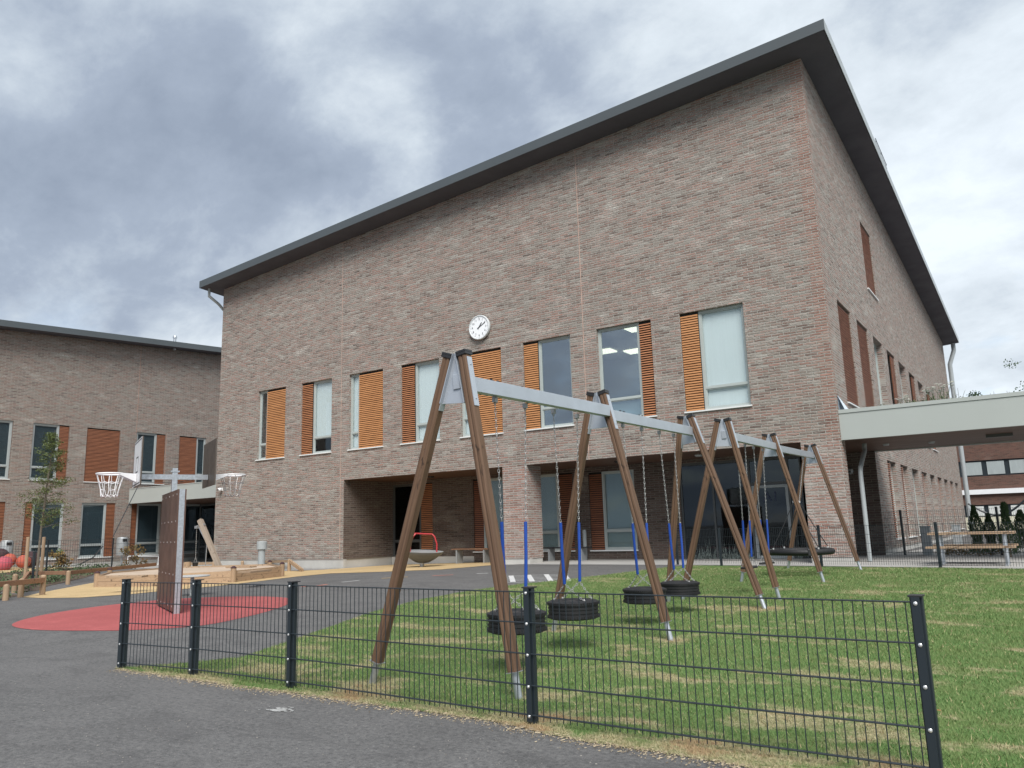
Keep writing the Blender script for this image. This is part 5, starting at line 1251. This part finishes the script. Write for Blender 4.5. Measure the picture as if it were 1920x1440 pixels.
# merry-go-round bowl
cb = P(791, 1063); mg = empty('spinning_bowl', tuple(cb), 'grey spinning bowl with red handrail in front of the recess', 'spinner')
tl = Matrix.Translation(cb) @ Matrix.Rotation(math.radians(4), 4, 'Y')
rt_ = onY(822, 1030, cb.y); R_ = abs(rt_.x-cb.x)*.97; zr = .50
mb = MB(); mb.lathe([(.13, .14), (.24, .16), (R_*.6, .27), (R_*.88, .42), (R_, zr), (R_+.01, zr+.03)], (0, 0, 0), 40); mb.build('bowl', m_bowlu, mg, smooth=True, mw=tl)
mb = MB(); mb.lathe([(R_+.01, zr+.031), (R_-.05, zr+.04), (R_*.6, zr+.02), (0, zr-.01)], (0, 0, 0), 40); mb.build('deck', m_bowl, mg, smooth=True, mw=tl)
mb = MB(); mb.lathe([(.075, -.05), (.075, .15)], (0, 0, 0), 20); mb.build('pivot', m_galv, mg, smooth=True, mw=tl)
mb = MB(); h1 = zr+.62; rr = R_*.72; s_ = .028
P3_ = [Vector((rr*math.cos(a), rr*math.sin(a), 0)) for a in (math.radians(20), math.radians(200), math.radians(255))]
for p in P3_: mb.tube([p+U*zr, p*.98+U*(zr+.3), p*.80+U*(h1-.08), p*.62+U*h1], s_, 10)
mb.tube([P3_[0]*.62+U*h1, P3_[1]*.62+U*h1], s_, 10); mb.tube([P3_[2]*.62+U*h1, (P3_[1]*.62+P3_[0]*.1)+U*h1], s_, 10); mb.build('handrail', m_red, mg, smooth=True, mw=tl)

# ------------------------------------------------------------------ left background: balls, bin, bushes, staked tree
def ball(X, px, py, r, mat, lb):
    c = onX(px, py, X); c.z = max(c.z, gz(c.x, c.y)+r*.8); root = tag(bpy.data.objects.new('play_ball', None), lb, 'ball', 'rubber balls by the wing'); mb = MB()
    prof = [(max(0.0, r*math.cos(a)), r*math.sin(a)) for a in np.linspace(-PI/2, PI/2, 13)]
    mb.lathe(prof, tuple(c), 26); bpy.data.objects.remove(root); o = mb.build('play_ball', mat, smooth=True, origin=tuple(c)); tag(o, lb, 'ball', 'rubber balls by the wing')
ball(-37.0, 18, 1050, .27, m_coral, 'coral half sphere peeping out behind the pink one'); ball(-36.3, 7, 1058, .32, m_pink, 'pink half sphere at the left edge, in front of the coral one')
ball(-36.5, 44, 1053, .28, m_coral, 'orange red ball right behind the left tree stake'); ball(-37.4, 57, 1049, .36, m_maroon, 'large dark maroon ball behind the orange red ball')
ball(-38.2, 0, 1044, .36, m_maroon, 'dark maroon ball cut by the left edge of the photo')
def bin_(px, py, X, lb):
    c = onX(px, py, X); z0 = gz(c.x, c.y); b_ = empty('litter_bin', (c.x, c.y, z0), lb, 'bin', 'grey litter bins by the wing')
    zb = c.z-.45; zt_ = c.z+.45; mb = MB(); mb.lathe([(0, zb), (.24, zb), (.26, zb+.05), (.26, zt_-.12), (.22, zt_-.02), (0, zt_)], (c.x, c.y, 0), 20); mb.build('body', m_bin, b_, smooth=True)
    mb = MB(); mb.box(c.x+.20, c.x+.275, c.y-.12, c.y+.08, zt_-.22, zt_-.10); mb.build('slot', m_black, b_)
    mb = MB(); mb.tube([(c.x, c.y, z0), (c.x, c.y, zb)], .04, 8); mb.build('post', m_galv, b_)
bin_(229, 1024, -38.2, 'grey litter bin on a post before the wing, right of the black fence post'); bin_(12, 1032, -38.5, 'pale litter bin near the left edge behind the half spheres')
def bush(px, py, X, r, n, mat, lb, h=None):
    c = onX(px, py, X); g_ = gz(c.x, c.y); b_ = empty('shrub', (c.x, c.y, g_), lb, 'shrub'); mb = MB()
    for _ in range(9): leaves(mb, (c.x+random.gauss(0, r*.5), c.y+random.gauss(0, r*.5), c.z+random.gauss(0, r*.5)), r*.5, r*.5, r*.45, n//9, .10)
    mb.build('crown', mat, b_); mb = MB()
    for _ in range(4): mb.tube([(c.x, c.y, g_), (c.x+random.uniform(-.15, .15), c.y+random.uniform(-.15, .15), c.z)], [.018, .008], 5)
    mb.build('trunk', m_bark, b_)
bush(115, 1050, -33.5, .36, 420, m_autumn, 'small autumn coloured shrub left of the black fence posts'); bush(255, 1047, -35.0, .40, 480, m_autumn, 'round autumn coloured shrub beside the white low rail'); bush(112, 1037, -34, .18, 90, m_leaf, 'thin green shrub tip above the autumn shrub')
# white low rail near the entrance
a, b = onX(240, 1043, -37.5), onX(297, 1043, -37.5); mb = MB(); mb.tube([(a.x, a.y, .05), a, b, (b.x, b.y, .05)], .03, 8); tag(mb.build('bicycle_rail', m_white, smooth=True), 'white tubular rail before the left glazed link', 'rail')
# staked young tree
b0 = P(67, 1096); tr = empty('young_tree', tuple(b0), 'young thin leafed tree held between two timber stakes', 'tree')
H_ = 4.9; tip = b0+Vector((.25, .1, H_)); mb = MB(); mb.tube([b0, b0+Vector((.05, 0, 1.6)), b0+Vector((.12, .05, 3.2)), tip], [.045, .035, .022, .006], 8); lm = MB()
for k in range(66):
    f = .36+.62*k/66; p = b0.lerp(tip, f); a = random.uniform(0, 2*PI); ln = (1.12*(1-f)**.75+.10)*random.uniform(.6, 1.1); e_ = p+Vector((math.cos(a)*ln, math.sin(a)*ln, ln*random.uniform(-.05, .45)))
    mb.tube([p, p.lerp(e_, .5)+U*.04, e_], [.010, .006, .002], 4)
    for j in range(9):
        q = p.lerp(e_, .25+.75*j/8); leaves(lm, tuple(q), .15, .15, .10, 11, .05, tilt=.6)
mb.build('trunk', m_bark, tr); lm.build('crown', m_leaf, tr)
for px, py, top, lb in ((46, 1094, 1009, 'left pale timber stake of the young tree'), (76, 1091, 1009, 'right pale timber stake of the young tree')):
    c = P(px, py); r_ = ray(px, top); h_ = CH+r_.z*math.hypot(c.x, c.y)/math.hypot(r_.x, r_.y)-c.z; mb = MB(); mb.tube([c-U*.2, c+U*h_], .055, 10); mb.lathe([(.058, 0), (.058, .05), (0, .06)], (c.x, c.y, c.z+h_-.02), 10); tag(mb.build('tree_stake', m_timber, smooth=True, origin=tuple(c)), lb, 'stake', 'timber stakes of the young tree')
# overhead wires from stand to fence
a, b, c_ = onX(262, 905, -38), onX(212, 1006, -36), onX(120, 1060, -34.5)
mb = MB(); mb.tube([onX(400, 893, -31.0), onX(330, 905, -34.5), a], .012, 5); mb.tube([a, b, ], .02, 5)
tag(mb.build('overhead_cable', m_fence), 'thin dark cable slanting down to the black fence post', 'cable')
mb = MB(); pts = [onX(193, 1024, -35.5), onX(175, 1045, -35.5), onX(150, 1058, -35.5), onX(120, 1064, -35.5), onX(165, 1068, -35.5)]; mb.tube(pts, .028, 6); tag(mb.build('hose', m_black, smooth=True), 'black hose drooping from the fence to the paving', 'hose')

# ------------------------------------------------------------------ picnic table, cabinets, bench in recess
a, b = P(1753, 1060), P(1888, 1063); pc = empty('picnic_table', tuple((a+b)/2), 'timber picnic table with grey metal legs behind the rear fence', 'picnic table')
Yt = (a.y+b.y)/2+.25; x0 = onY(1738, 1000, Yt).x; x1 = onY(1903, 1002, Yt).x; zt_ = onY(1820, 1000, Yt).z; zs_ = onY(1820, 1025, Yt).z
for k in range(5):
    mb = MB(); y = Yt+.16*k; mb.box(x0, x1, y, y+.14, zt_-.025, zt_+.025); mb.build('tabletop', m_timberx, pc, origin=(x0, y, zt_), bevel=.004)
for y0_ in (Yt-.45, Yt+.95):
    for k in range(2): mb = MB(); mb.box(x0-.02, x1, y0_+.15*k, y0_+.15*k+.13, zs_-.025, zs_+.02); mb.build('seat', m_timberx, pc, origin=(x0, y0_, zs_), bevel=.004)
for x in (x0+.22, x1-.22):
    mb = MB(); g_ = gz(x, Yt)
    for y in (Yt+.10, Yt+.60): mb.tube([(x, y-.05, g_), (x, y, zt_-.03)], .035, 10)
    mb.box(x-.03, x+.03, Yt-.40, Yt+1.15, zs_-.075, zs_-.03); mb.box(x-.03, x+.03, Yt-.3, Yt+1.0, g_+.002, g_+.03); mb.build('leg', m_galv, pc)
for px, w, top, lb in ((1741, 14, 988, 'nearer grey utility cabinet by the side wall of the building'), (1797, 12, 985, 'farther grey utility box by the side wall behind the fence')):
    c = P(px, 1041 if px < 1780 else 1024); r_ = ray(px, top); h_ = CH+r_.z*math.hypot(c.x, c.y)/math.hypot(r_.x, r_.y)-c.z; w2 = w/F*c.length/2
    cb_ = empty('utility_cabinet', tuple(c), lb, 'cabinet', 'grey cabinets by the side wall'); mb = MB(); mb.box(c.x-w2, c.x+w2, c.y-.12, c.y+.12, c.z, c.z+h_); mb.build('body', m_pipe, cb_, bevel=.01)
    mb = MB(); mb.box(c.x-w2-.015, c.x+w2+.015, c.y-.14, c.y+.14, c.z+h_, c.z+h_+.03); mb.build('lid', m_pipe, cb_); mb = MB(); mb.box(c.x-w2+.03, c.x+w2-.03, c.y-.125, c.y-.1205, c.z+.1, c.z+h_-.08); mb.build('door', m_bin, cb_)
for x0_, x1_, lb in ((-18.6, -16.9, 'timber bench with block feet at the left inside the recess'), (-14.6, -12.9, 'dark bench with grey legs inside the recess, right of the brick pillar')):
    bn = empty('bench', ((x0_+x1_)/2, 23.6, .17), lb, 'bench'); mb = MB()
    for k in range(3): mb.box(x0_, x1_, 23.4+.14*k, 23.52+.14*k, .60, .64)
    mb.build('seat', m_timberr if x0_ < -16 else m_black, bn, origin=(x0_, 23.6, .6)); 
    for x in (x0_+.2, x1_-.25): mb = MB(); mb.box(x, x+.06, 23.42, 23.78, .1, .598); mb.build('leg', m_bin, bn)
# rain-water stub in recess
mb = MB(); mb.tube([(-13.35, 24.15, .1), (-13.35, 24.15, 1.2)], .07, 12); tag(mb.build('standpipe', m_pipe, smooth=True), 'short grey pipe against the recess wall behind the swings', 'pipe')
# loose leaves and litter on lawn
mb = MB()
for _ in range(90):
    x, y = random.uniform(-7.5, 1), random.uniform(5, 16)
    if not inside((x, y), lawnp): continue
    s_ = random.uniform(.01, .03); a = random.uniform(0, PI); mb.quad((x, y, gz(x, y)+.03), (x+s_*math.cos(a), y+s_*math.sin(a), gz(x, y)+.036), (x+s_*1.2*math.cos(a+.6), y+s_*1.2*math.sin(a+.6), gz(x, y)+.032), (x+s_*.5*math.cos(a+1.4), y+s_*.5*math.sin(a+1.4), gz(x, y)+.03))
tag(mb.build('fallen_leaves', m_autumn), 'scattered small brown leaves on the lawn', 'leaves', kind='stuff')

# grit, straw crumbs and tiny stones along the ragged edge between asphalt and lawn
mb = MB(); fx_ = [p[0] for p in front]; fy_ = [p[1] for p in front]
for _ in range(5200):
    x = random.uniform(-7.93, .2); y = itp(x, fx_, fy_)+.03-abs(random.gauss(0, .075)); z = gz(x, y)+.0035; s_ = random.uniform(.0025, .009); a = random.uniform(0, PI); c_, n_2 = math.cos(a), math.sin(a); l_ = s_*random.uniform(1, 3)
    mb.quad((x, y, z), (x+l_*c_, y+l_*n_2, z+.002), (x+l_*c_-s_*.5*n_2, y+l_*n_2+s_*.5*c_, z+.005), (x-s_*.5*n_2, y+s_*.5*c_, z+.004))
tag(mb.build('grit', leafmat('straw and grit', (.12,.09,.06), (.46,.38,.26))), 'loose straw and grit along the edge of the asphalt', kind='stuff')
mb = MB()
for _ in range(420):
    x, y = random.uniform(-9, 0), random.uniform(2.2, 4.5)
    z = gz(x, y)+.001; s_ = random.uniform(.0025, .007); k = 5; th = random.uniform(0, PI)
    top = [(x+math.cos(th+2*PI*j/k)*s_, y+math.sin(th+2*PI*j/k)*s_*.8, z+.002) for j in range(k)]; mb.poly(top)
    n0 = len(mb.v); mb.v += [(q[0]*1.0, q[1]*1.0, z-.001) for q in top]+top
    for j in range(k): mb.f.append((n0+j, n0+(j+1) % k, n0+k+(j+1) % k, n0+k+j)); mb.m.append(0)
tag(mb.build('grit', leafmat('pale stones', (.11,.105,.10), (.34,.32,.29))), 'tiny loose stones on the asphalt path', kind='stuff')
